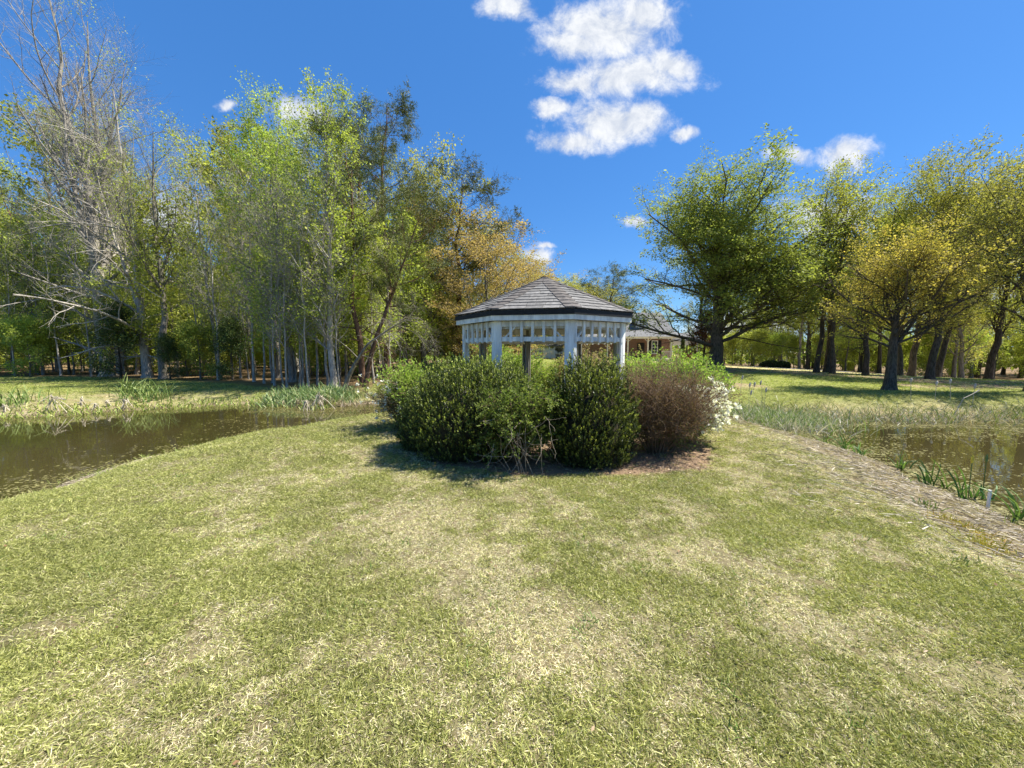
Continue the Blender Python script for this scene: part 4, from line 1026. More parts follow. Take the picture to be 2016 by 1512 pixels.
def loose_shrub(name, x, y, rad, H, seed, label, cols, nst=26, n2=8, n3=6, leaves=9, leaf=.035, leafw=.5, stem=None, flowers=0, fcols=None, fsize=.035, inner=.6, up=.04, droop=.12, L3=.16, fl_test=None, twr=.003, asym=None, matl=None, group=None, stemr=.012, cat='shrub', fper=6):
    r = rg(seed); root = link(name, None, loc=(x, y, hz(x, y)-.02), label=label, cat=cat, group=group)
    a = r.random(nst)*2*pi; start = np.stack([np.cos(a)*rad*.25*r.random(nst), np.sin(a)*rad*.25*r.random(nst), np.zeros(nst)], 1)
    lean = rad/H*(.15+1.0*np.sqrt(r.random(nst)))
    d = np.stack([np.cos(a)*lean, np.sin(a)*lean, np.ones(nst)], 1)
    L = np.linalg.norm(d, axis=1)*H*(.75+.3*r.random(nst)); L = np.minimum(L, 1.25*max(H, rad))
    if asym is not None: d = d+np.array(asym)
    P = grow(r, start, d, L, 8, up, .08, droop); R = stemr*(1-.75*np.linspace(0, 1, 8))[None, :]*(.7+.6*r.random((nst, 1)))
    P2, R2 = spawn(r, P, R, n2, .22, .98, radians(50), .25, .42*H, 5, up, .14, .6, twr*1.4, Lvar=.4, lenfade=.5, droop=droop)
    P3, R3 = spawn(r, P2, R2, n3, .15, 1.0, radians(48), .3, L3, 4, up, .18, .6, twr, Lvar=.4, lenfade=.2)
    V, F, _ = merge([tubes(P, R, 5), tubes(P2, R2, 3), tubes(P3, R3, 3)])
    V[:, 2] = np.maximum(V[:, 2], .0)
    link('stems', make_mesh(name+'_stems', V, F, stem or M_twig, smooth=True), root)
    tips = P3
    if leaves:
        n = leaves; t = .1+.9*r.random((len(P3), n)); p, T = interp(P3, np.minimum(t, .999))
        d = norm(T+r.normal(size=T.shape)*.8+[0, 0, .25]); p = (p+r.normal(size=p.shape)*.008).reshape(-1, 3); d = d.reshape(-1, 3)
        ok = p[:, 2] > .03; p = p[ok]; d = d[ok]
        sz = .65+.7*r.random(len(p)); cl = np.repeat(np.repeat(r.random(len(P2)), n3), n)[ok]
        Vl, Fl = leaf_quads(r, p, d, leaf*sz, leaf*leafw*sz, .6)
        link('foliage', make_mesh(name+'_foliage', Vl, Fl, matl or M_leaf, col=np.repeat(palette(r, len(p), cols, .22, cl), 4, 0)), root)
    if flowers:
        T_ = tips[:, -1]; T_ = T_[fl_test(T_)] if fl_test is not None else T_
        T_ = T_[r.random(len(T_)) < flowers]
        m = len(T_); per = fper
        pos = np.repeat(T_, per, 0)+r.normal(size=(m*per, 3))*.008; d = norm(r.normal(size=(m*per, 3))+[0, 0, .3])
        # each blossom five petals
        Vl, Fl = leaf_quads(r, pos, d, np.full(m*per, fsize)*(.8+.4*r.random(m*per)), np.full(m*per, fsize*.85), .3)
        link('blossom', make_mesh(name+'_blossom', Vl, Fl, M_petal, col=np.repeat(palette(r, m*per, fcols, .05), 4, 0)), root)
    return root

BX = [(.014, .022, .006), (.030, .046, .011), (.055, .08, .02)]; BXT = [(.26, .33, .045), (.44, .51, .08), (.60, .64, .18)]
def shrubs():
    boxwood(1.16, 5.72, (.62, .72, 1.40), 51, 4600, 'tall clipped boxwood in front of the gazebo beside the brown twiggy azalea', BX, BXT, per=14, leaf=.026)
    boxwood(-.58, 6.05, (1.00, .82, 1.34), 52, 6600, 'broad dark boxwood on the side of the long lawn shadow', BX, BXT, per=13, leaf=.026, e=2.8)
    boxwood(-1.52, 6.5, (.38, .5, .92), 53, 1900, 'low dark boxwood lobe at the outer end of the shrub ring', BX, [(.12, .18, .035), (.2, .27, .06)], per=12, leaf=.025)
    loose_shrub('honeysuckle', .12, 5.50, .46, 1.10, 54, 'tangled light green honeysuckle between the two large boxwoods', [(.06, .10, .02), (.13, .19, .04), (.28, .35, .10)], nst=40, n2=8, n3=6, leaves=17, leaf=.034, leafw=.58, stem=M_twig, droop=.20, L3=.16, stemr=.005, twr=.0018)
    loose_shrub('azalea', 2.32, 6.1, .66, 1.24, 55, 'brown twiggy azalea with small reddish leaves beside the tall boxwood', [(.10, .055, .035), (.20, .12, .07), (.20, .20, .06)], nst=54, n2=11, n3=8, leaves=6, leaf=.021, leafw=.5, droop=.08, L3=.24, twr=.0026, stemr=.008, asym=(.05, -.03, 0))
    loose_shrub('azalea', 2.55, 6.35, .62, .62, 56, 'low green leaved azalea under the brown twiggy one', [(.06, .09, .025), (.12, .16, .04)], nst=30, n2=8, n3=6, leaves=7, leaf=.026, L3=.14)
    loose_shrub('white_azalea', 3.18, 6.85, .52, .92, 57, 'azalea with a mass of white blossom facing the reeds', [(.10, .14, .03), (.2, .26, .06)], nst=34, n2=8, n3=6, leaves=4, leaf=.028, flowers=.95, fcols=[(.78, .76, .74), (.86, .85, .83)], fsize=.055, fper=9, fl_test=lambda T: (T[:, 0] > -.05) & (T[:, 2] > .3), droop=.14)
    loose_shrub('green_shrub', 3.15, 8.3, .92, 1.36, 58, 'bright yellow green leafy shrub beside the last gazebo post', [(.16, .23, .035), (.26, .36, .06), (.38, .46, .11)], nst=44, n2=9, n3=7, leaves=10, leaf=.048, leafw=.5, droop=.08, L3=.24)
    loose_shrub('green_shrub', 4.15, 9.2, .72, 1.12, 59, 'lower bright green shrub towards the reeds', [(.16, .23, .035), (.26, .36, .06), (.36, .44, .11)], nst=34, n2=8, n3=7, leaves=10, leaf=.048, leafw=.5, droop=.1, L3=.22)
    loose_shrub('green_shrub', -1.60, 8.0, .75, 1.30, 60, 'bright green shrub between the white flecked azalea and the gazebo', [(.15, .22, .035), (.25, .35, .06), (.36, .44, .11)], nst=38, n2=9, n3=7, leaves=10, leaf=.044, leafw=.5, droop=.08, L3=.22)
    loose_shrub('white_azalea', -2.35, 8.3, .50, 1.0, 61, 'straggly azalea with few white flowers nearest the left pond', [(.13, .12, .05), (.16, .19, .05)], nst=40, n2=8, n3=7, leaves=4, leaf=.026, flowers=.10, fcols=[(.78, .76, .74), (.86, .85, .83)], fsize=.05, droop=.14)
    loose_shrub('green_shrub', -.15, 11.4, .75, 1.55, 62, 'leafy shrub seen between the back posts of the gazebo', [(.13, .2, .03), (.24, .33, .06), (.34, .42, .1)], nst=34, n2=8, n3=6, leaves=10, leaf=.055, leafw=.5, L3=.24)
    loose_shrub('pink_azalea', 2.35, 11.3, .85, 1.55, 63, 'azalea with pinkish bronze leaves behind the gazebo', [(.2, .2, .06), (.3, .24, .12), (.42, .30, .2)], nst=38, n2=8, n3=6, leaves=9, leaf=.05, leafw=.5, L3=.22)
    loose_shrub('green_shrub', 1.1, 12.1, .6, 1.15, 64, 'low green shrub under the middle of the gazebo opening', [(.15, .21, .035), (.26, .34, .06), (.36, .42, .1)], nst=26, n2=8, n3=6, leaves=9, leaf=.05, leafw=.5, L3=.2)
    # bare vine stems hanging out of the honeysuckle
    r = rg(65); root = link('vine', None, loc=(.1, 4.95, hz(.1, 4.95)), label='bare pale woody vine stems trailing to the ground below the honeysuckle', cat='vine')
    n = 26; st = np.stack([-.35+.75*r.random(n), .06+.12*r.random(n), .25+.55*r.random(n)], 1)
    d = np.stack([r.normal(size=n)*.7, -.35*r.random(n)-.1, -.6*r.random(n)-.1], 1)
    P = grow(r, st, d, .25+.4*r.random(n), 9, -.03, .25); P[:, :, 2] = np.maximum(P[:, :, 2], .025); P[:, :, 1] = np.maximum(P[:, :, 1], -.22)
    R = (.0018+.0018*r.random((n, 1)))*(1-.5*np.linspace(0, 1, 9))[None, :]
    n2 = 9; st = np.stack([-.15+.5*r.random(n2), .05+.1*r.random(n2), np.zeros(n2)], 1)
    P2 = grow(r, st, np.stack([r.normal(size=n2)*.3, -.15+.1*r.random(n2), np.ones(n2)], 1), .6+.3*r.random(n2), 9, .05, .12)
    R2 = (.0028+.002*r.random((n2, 1)))*(1-.5*np.linspace(0, 1, 9))[None, :]
    V, F, _ = merge([tubes(P, R, 5), tubes(P2, R2, 5)])
    link('stems', make_mesh('vine_stems', V, F, M_vine, smooth=True), root)
shrubs()

# ------------------------------------------------------------------ blades: grass, reeds, straw
def blades(r, base, d0, H, W, K=4, bend=.5, flat=False):
    """tapering curved strips"""
    n = len(base); P = np.empty((n, K, 3)); P[:, 0] = base; d = norm(d0); side0 = norm(np.cross(d, r.normal(size=(n, 3))))
    hd = norm(np.stack([d[:, 0], d[:, 1], np.zeros(n)], 1)+r.normal(size=(n, 3))*[.5, .5, 0])
    for k in range(1, K):
        d = norm(d+hd*bend[:, None]*(k/K)+np.array([0, 0, -1])*bend[:, None]*.55*(k/K)**2)
        P[:, k] = P[:, k-1]+d*(H/(K-1))[:, None]
    wk = np.array([1-.15*k/(K-1) for k in range(K-1)]) if K > 2 else np.ones(1)
    V = []
    for k in range(K-1):
        o = side0*(W*.5*wk[k])[:, None]; V += [P[:, k]-o, P[:, k]+o]
    V.append(P[:, -1]); V = np.stack(V, 1); nv = 2*(K-1)+1
    b = np.arange(n)[:, None]*nv
    Q = [np.concatenate([b+2*k, b+2*k+1, b+2*k+3, b+2*k+2], 1) for k in range(K-2)]
    T = np.concatenate([b+2*(K-2), b+2*(K-2)+1, b+nv-1], 1)
    return V.reshape(-1, 3), (np.concatenate(Q) if Q else np.zeros((0, 4), int)), T, nv
def blade_mesh(name, r, base, d0, H, W, cols, mat_, K=4, bend=None, var=.2):
    n = len(base)
    if bend is None: bend = np.full(n, .5)
    V, Q, T, nv = blades(r, base, d0, H, W, K, bend)
    c = palette(r, n, cols, var); return make_mesh(name, V, [Q, T], mat_, col=np.repeat(c, nv, 0))

STRAWC = [(.26, .20, .12), (.52, .45, .29), (.80, .74, .54)]
GREENC = [(.125, .145, .038), (.295, .305, .08), (.52, .51, .22)]
def grass():
    gc = bpy.data.collections.new('grass_tufts')
    r = rg(90)
    for i in range(10):
        f = i/9.0                         # 0 straw .. 1 green
        n = 18
        base = np.stack([r.normal(size=n)*.020, r.normal(size=n)*.017, np.full(n, -.006)], 1)
        g = r.random(n) < (.10+.82*f)
        upz = np.where(g, .75+.5*r.random(n), .12+.6*r.random(n))
        a = r.random(n)*2*pi; d = np.stack([np.cos(a), np.sin(a), upz], 1)
        H = np.where(g, .026+.030*r.random(n), .020+.028*r.random(n))*(1+.2*f); W = np.where(g, .0036, .0028)*(1+.25*r.random(n))
        V, Q, T, nv = blades(r, base, d, H, W, 4, .2+.5*r.random(n))
        c = np.where(g[:, None], palette(r, n, GREENC, .2), palette(r, n, STRAWC, .2))
        me = make_mesh('tuft', V, [Q, T], M_blade, col=np.repeat(c, nv, 0))
        o = bpy.data.objects.new('tuft_%02d' % i, me); gc.objects.link(o)
    P = []; S = []
    def ring(y0, y1, dens, scale, jit=.25):
        A = (y1-y0)*(1.42*(y0+y1)+3.2); n = int(A*dens)
        y = y0+(y1-y0)*r.random(n); hw = 1.42*y+1.6; x = (r.random(n)*2-1)*hw
        P.append(np.stack([x, y], 1)); S.append(scale*(1-jit+2*jit*r.random(n)))
    ring(-1.5, .8, 250, 1.1); ring(.8, 2.2, 2500, .76); ring(2.2, 3.6, 1900, .78); ring(3.6, 5.5, 1100, .86); ring(5.5, 8, 480, 1.1)
    ring(8, 12, 200, 1.35); ring(12, 18, 60, 1.7); ring(18, 30, 20, 2.0); ring(30, 42, 5, 2.6)
    P = np.concatenate(P); S = np.concatenate(S)
    s = shore(P[:, 0], P[:, 1])
    ok = s > .12
    m = -sdf(P[:, 0]+.3*(fbm(P[:, 0], P[:, 1], 2.2, 61)-.5), P[:, 1]+.3*(fbm(P[:, 0], P[:, 1], 2.2, 62)-.5), MULCH)
    ok &= (m < .0) | (r.random(len(P)) < .05)
    wd = np.minimum(sdf(P[:, 0], P[:, 1], WOOD_L), sdf(P[:, 0], P[:, 1], WOOD_R)); ok &= wd > .3
    thin = sstep(fbm(P[:, 0], P[:, 1], 2.4, 51, 3), .62, .78); ok &= r.random(len(P)) > thin*.6
    bw = np.where(P[:, 0] > 3, 1.25, .5)*(.7+.6*fbm(P[:, 0], P[:, 1], 1.5, 12)); ok &= ~((P[:, 1] < 12) & (r.random(len(P)) < .96*(1-sstep(s, bw, bw*1.9))))
    P = P[ok]; S = S[ok]; s = s[ok]; n = len(P)
    g = green(P[:, 0], P[:, 1]); z = height(P[:, 0], P[:, 1], s)
    idx = np.clip((g*9+r.normal(size=n)*1.5), 0, 9).round().astype(np.int32)
    S = S*(1+.35*np.clip(g-.7, 0, 1)/.3*(r.random(n)))
    me = bpy.data.meshes.new('grass'); me.vertices.add(n); me.vertices.foreach_set('co', np.stack([P[:, 0], P[:, 1], z], 1).astype(np.float32).ravel())
    a = me.attributes.new('idx', 'INT', 'POINT'); a.data.foreach_set('value', idx)
    a = me.attributes.new('sc', 'FLOAT', 'POINT'); a.data.foreach_set('value', S.astype(np.float32))
    rot = np.stack([r.normal(size=n)*.12, r.normal(size=n)*.12, r.random(n)*6.283], 1).astype(np.float32)
    a = me.attributes.new('rot', 'FLOAT_VECTOR', 'POINT'); a.data.foreach_set('vector', rot.ravel())
    v = .88+.4*fbm(P[:, 0], P[:, 1], 1.6, 71)+.12*r.normal(size=n)
    far = sstep(P[:, 1], 13, 19)
    tint = np.stack([v*(1+.0*far), v*(1+.10*far), v*(1-.12*far), np.ones(n)], 1).astype(np.float32)
    a = me.attributes.new('tint', 'FLOAT_COLOR', 'POINT'); a.data.foreach_set('color', tint.ravel())
    o = link('grass', me, kind='stuff', label='short mown grass mixed with dry straw blades')
    ng = bpy.data.node_groups.new('grass', 'GeometryNodeTree')
    ng.interface.new_socket('Geometry', in_out='INPUT', socket_type='NodeSocketGeometry'); ng.interface.new_socket('Geometry', in_out='OUTPUT', socket_type='NodeSocketGeometry')
    N = ng.nodes; L = ng.links
    gi = N.new('NodeGroupInput'); go = N.new('NodeGroupOutput'); ci = N.new('GeometryNodeCollectionInfo')
    ci.inputs['Collection'].default_value = gc; ci.inputs['Separate Children'].default_value = True; ci.inputs['Reset Children'].default_value = True
    ip = N.new('GeometryNodeInstanceOnPoints'); ip.inputs['Pick Instance'].default_value = True
    def na(nm, t):
        q = N.new('GeometryNodeInputNamedAttribute'); q.data_type = t; q.inputs[0].default_value = nm; return q.outputs[0]
    er = N.new('FunctionNodeEulerToRotation'); L.new(na('rot', 'FLOAT_VECTOR'), er.inputs[0])
    L.new(gi.outputs[0], ip.inputs['Points']); L.new(ci.outputs[0], ip.inputs['Instance']); L.new(na('idx', 'INT'), ip.inputs['Instance Index'])
    L.new(er.outputs[0], ip.inputs['Rotation']); L.new(na('sc', 'FLOAT'), ip.inputs['Scale']); L.new(ip.outputs[0], go.inputs[0])
    md = o.modifiers.new('grass', 'NODES'); md.node_group = ng
    print('grass tufts', n)
grass()

def along(poly, n, r, off):
    P = np.array(poly); seg = np.linalg.norm(np.diff(P, axis=0), axis=1); c = np.concatenate([[0], np.cumsum(seg)])
    t = r.random(n)*c[-1]; x = np.interp(t, c, P[:, 0]); y = np.interp(t, c, P[:, 1])
    i = np.clip(np.searchsorted(c, t)-1, 0, len(seg)-1); T = (P[i+1]-P[i])/seg[i][:, None]
    return np.stack([x+T[:, 1]*off, y-T[:, 0]*off], 1)
def reeds_stuff(name, label, seed, pts, hmin, hmax, cols, W=.012, lean=.25, mat_=None, K=5, bend=.35):
    r = rg(seed); n = len(pts); s = shore(pts[:, 0], pts[:, 1])
    z = np.maximum(height(pts[:, 0], pts[:, 1], s), WATER-.05)-.02
    base = np.stack([pts[:, 0], pts[:, 1], z], 1); d = np.stack([r.normal(size=n)*lean, r.normal(size=n)*lean, np.ones(n)], 1)
    me = blade_mesh(name, r, base, d, hmin+(hmax-hmin)*r.random(n), W*(.7+.6*r.random(n)), cols, mat_ or M_reed, K, bend*(.2+1.6*r.random(n)))
    return link(name, me, kind='stuff', label=label)
REEDG = [(.09, .14, .035), (.17, .235, .06), (.28, .34, .12)]; REEDD = [(.26, .20, .12), (.40, .33, .21), (.56, .49, .36)]
GREY = [(.20, .175, .14), (.36, .33, .28), (.50, .46, .40)]
def waterside():
    r = rg(100)
    farshore_r = far_r[2:]                                       # runs from the picture edge back to the inlet
    pts = along(farshore_r, 5200, r, r.normal(size=5200)*.38-.1)
    k = r.random(len(pts)) < .26
    reeds_stuff('reeds', 'green reeds along the far bank of the right pond', 101, pts[k], .22, .55, REEDG, .014)
    reeds_stuff('dead_reeds', 'broken straw coloured reeds along the far bank of the right pond', 102, pts[~k], .12, .48, GREY+REEDD, .012, lean=.7)
    # dense stand at the inlet
    c = [G(1430, 815, WATER), G(1480, 828, WATER), G(1530, 838, WATER), G(1570, 835, WATER)]
    pts = np.concatenate([np.array(q)+r.normal(size=(950, 2))*[.62, .62] for q in c])
    k = r.random(len(pts)) < .36
    reeds_stuff('reeds', 'dense green reeds filling the near inlet beside the white azalea', 103, pts[k], .3, .7, REEDG, .012)
    reeds_stuff('dead_reeds', 'tangled grey dead reeds in the near inlet', 104, pts[~k], .2, .7, GREY+[(.62, .56, .46)], .009, lean=.8)
    # left far bank
    pts = along(far_l[3:], 1500, r, r.normal(size=1500)*.35)
    reeds_stuff('bank_grass', 'short bright sedge on the far bank of the left pond', 105, pts, .08, .28, [(.16, .22, .04), (.28, .33, .07), (.40, .38, .14)], .03)
    q = np.array([G(a, 797, WATER) for a in (545, 575, 605, 635, 660)])
    pts = np.concatenate([p+r.normal(size=(420, 2))*[.42, .5] for p in q])+[0, .4]
    reeds_stuff('iris_bed', 'bed of blue green iris leaves below the pale trunk at the pond corner', 106, pts, .20, .66, [(.08, .13, .045), (.14, .21, .07), (.25, .31, .13), (.40, .38, .2)], .028, lean=.36)
    pts = np.array(G(640, 800, WATER))+r.normal(size=(400, 2))*[1.0, .15]
    reeds_stuff('dead_reeds', 'pale dead leaves at the water edge of the iris bed', 107, pts, .15, .5, REEDD, .025, lean=.4)
    pts = np.array(G(285, 800, WATER))+r.normal(size=(150, 2))*[.6, .25]
    reeds_stuff('reeds', 'loose green reed patch on the far bank lawn', 108, pts, .5, 1.0, REEDG, .03)
    pts = np.array(G(10, 812, WATER))+r.normal(size=(160, 2))*[.8, .25]
    reeds_stuff('reeds', 'green reeds at the far end of the left pond', 109, pts, .4, .8, REEDG, .03)
    # sedge along the near edges
    pts = along(near_l, 1700, r, r.normal(size=1700)*.22-.08)
    pts = pts[fbm(pts[:, 0], pts[:, 1], 1.3, 5) > .45]
    reeds_stuff('bank_grass', 'thin green sedge along the near edge of the left pond', 110, pts, .05, .20, [(.14, .20, .04), (.25, .31, .07), (.42, .36, .18)], .007)
    pts = along(near_r, 1700, r, r.normal(size=1700)*.34+.0)
    pts = pts[fbm(pts[:, 0], pts[:, 1], 1.3, 6) > .5]
    reeds_stuff('bank_grass', 'thin green sedge along the near edge of the right pond', 111, pts, .05, .18, [(.14, .20, .04), (.25, .31, .07), (.42, .36, .18)], .007)
    # straw lying on the banks
    for nm, shoreline, sgn, n, w0, lab in (('dry_straw', near_r+[(5.55, 3.0), (5.7, 1.2)], -1, 28000, 1.6, 'grey and tan dead reed straw lying on the bank by the right pond'), ('dry_straw', near_l, -1, 5000, .42, 'tan dead straw lying along the bank of the left pond')):
        base = along(shoreline, n, r, np.zeros(n)); off = .02+np.abs(r.normal(size=n))*w0*.6
        # move away from the water
        e = .05; sx = (shore(base[:, 0]+e, base[:, 1])-shore(base[:, 0]-e, base[:, 1])); sy = (shore(base[:, 0], base[:, 1]+e)-shore(base[:, 0], base[:, 1]-e))
        poly_c = np.array([0.0, 6.0]); g = norm(poly_c-base)
        pts = base+g*off[:, None]
        s = shore(pts[:, 0], pts[:, 1]); z = height(pts[:, 0], pts[:, 1], s)+.004+.05*r.random(n)**1.5
        a = r.normal(size=n)*.7+(2.35 if n > 9000 else .5); L = .05+.30*r.random(n)**3
        d = np.stack([np.cos(a), np.sin(a), r.normal(size=n)*.12], 1)
        keep = s > -.05
        me = blade_mesh('dry_straw', r, np.stack([pts[:, 0], pts[:, 1], z], 1)[keep], d[keep], L[keep], .005+.004*r.random(keep.sum()), [(.16, .125, .09), (.36, .30, .22), (.58, .51, .40)], M_reed, 3, .1*np.ones(keep.sum()))
        link(nm, me, kind='stuff', label=lab)
    # mulch litter beneath the shrubs
    n = 9000; x = -3+7.2*r.random(n); y = 4.5+3.6*r.random(n); m = -sdf(x, y, MULCH); k = (m > -.15); x = x[k]; y = y[k]; n = len(x)
    a = r.random(n)*6.28; d = np.stack([np.cos(a), np.sin(a), r.normal(size=n)*.25], 1)
    me = blade_mesh('leaf_litter', r, np.stack([x, y, height(x, y)+.004+.012*r.random(n)], 1), d, .02+.05*r.random(n), .004+.006*r.random(n), [(.15, .09, .055), (.32, .22, .13), (.48, .37, .24)], M_reed, 3, .2*np.ones(n))
    link('leaf_litter', me, kind='stuff', label='brown leaf litter and pine straw under the shrubs')
    # floating weed
    n = 320000
    x = np.concatenate([-34+30*r.random(n), 5+22*r.random(n)]); y = np.concatenate([2+15*r.random(n), 2+12*r.random(n)])
    s = shore(x, y); f = .6*fbm(x*.55, y*2.6, .9, 33, 4)+.4*fbm(x, y*2, 4, 37, 2)
    edge = 1.6*np.exp(-(-s)/.6)+.75*(.5*(x > 0)*sstep(y, 8.5, 11)+ (x < 0)*(x > -9.5)*sstep(y, 10.5, 13)*.6)
    pr = np.clip(edge, 0, 1)*sstep(f+.14*np.exp(s/.5), .44, .56)
    k = (s < -.02) & (r.random(2*n) < pr); x = x[k]; y = y[k]; m = len(x)
    a = r.random(m)*6.28; d = np.stack([np.cos(a), np.sin(a), np.zeros(m)], 1); sd = np.stack([-np.sin(a), np.cos(a), np.zeros(m)], 1)
    L = (.010+.035*r.random(m)**1.5)[:, None]; p = np.stack([x, y, WATER+.003+.004*r.random(m)], 1)
    V = np.stack([p-d*L, p-sd*L*.5, p+d*L, p+sd*L*.5], 1).reshape(-1, 3)
    link('pond_weed', make_mesh('pond_weed', V, np.arange(4*m).reshape(-1, 4), M_reed, col=np.repeat(palette(r, m, [(.10, .085, .03), (.19, .165, .06), (.33, .30, .12)], .25), 4, 0)), kind='stuff', label='floating pond weed in drifts near the banks')
waterside()
def lawn_bits():
    r = rg(130)
    # darker clumps of lusher grass and low broad leaved weeds, fallen leaves
    n = 260; y = 1.0+9*r.random(n)**1.2; x = (r.random(n)*2-1)*(1.4*y+.8); s = shore(x, y); k = (s > 1.2) & (sdf(x, y, MULCH) > .3) & (fbm(x, y, .9, 141) > .46); x = x[k]; y = y[k]
    B = []; 
    for a, b in zip(x, y):
        m = int(14+26*r.random()); sp = .02+.045*r.random(); B.append(np.stack([a+r.normal(size=m)*sp, b+r.normal(size=m)*sp], 1))
    pts = np.concatenate(B); reeds_stuff('grass_clumps', 'longer dark green grass clumps scattered in the lawn', 131, pts, .04, .10, [(.07, .12, .025), (.13, .20, .04), (.22, .30, .07)], .005, lean=.75, K=4, bend=.6)
    n = 260; y = 1.2+8*r.random(n); x = (r.random(n)*2-1)*(1.4*y+.8); s = shore(x, y); k = (s > .3) & (sdf(x, y, MULCH) > 0); x = x[k]; y = y[k]; n = len(x)
    z = height(x, y)+.018+.012*r.random(n); a = r.random(n)*6.28
    V, F = leaf_quads(r, np.stack([x, y, z], 1), np.stack([np.cos(a), np.sin(a), r.normal(size=n)*.2], 1), .012+.026*r.random(n), .007+.013*r.random(n), 1.5)
    link('fallen_leaves', make_mesh('fallen_leaves', V, F, M_reed, col=np.repeat(palette(r, n, [(.20, .10, .05), (.34, .22, .12), (.46, .36, .24)], .2), 4, 0)), kind='stuff', label='small dry fallen leaves lying on the lawn')
lawn_bits()

# ------------------------------------------------------------------ single waterside plants
def clump(name, px, py, n, h, w_, cols, seed, label, group, cat='plant', lean=.3, z=None, spread=.07, bend=.5, K=6, ground=True):
    r = rg(seed); zz = WATER if z is None else z
    x, y = G(px, py, zz); s = float(shore(np.array([x]), np.array([y]))[0]); gz_ = max(hz(x, y), WATER-.04)
    base = np.stack([r.normal(size=n)*spread, r.normal(size=n)*spread*.7, np.full(n, -.02)], 1)
    a = r.random(n)*6.28; d = np.stack([np.cos(a)*lean*r.random(n), np.sin(a)*lean*r.random(n), np.ones(n)], 1)
    me = blade_mesh(name+'_leaves', r, base, d, h*(.55+.55*r.random(n)), w_*(.8+.4*r.random(n)), cols, M_reed, K, bend*(.2+1.3*r.random(n)))
    root = link(name, None, loc=(x, y, gz_), label=label, cat=cat, group=group)
    link('leaves', me, root); return root
IR = [(.055, .12, .03), (.10, .19, .04), (.20, .30, .08)]
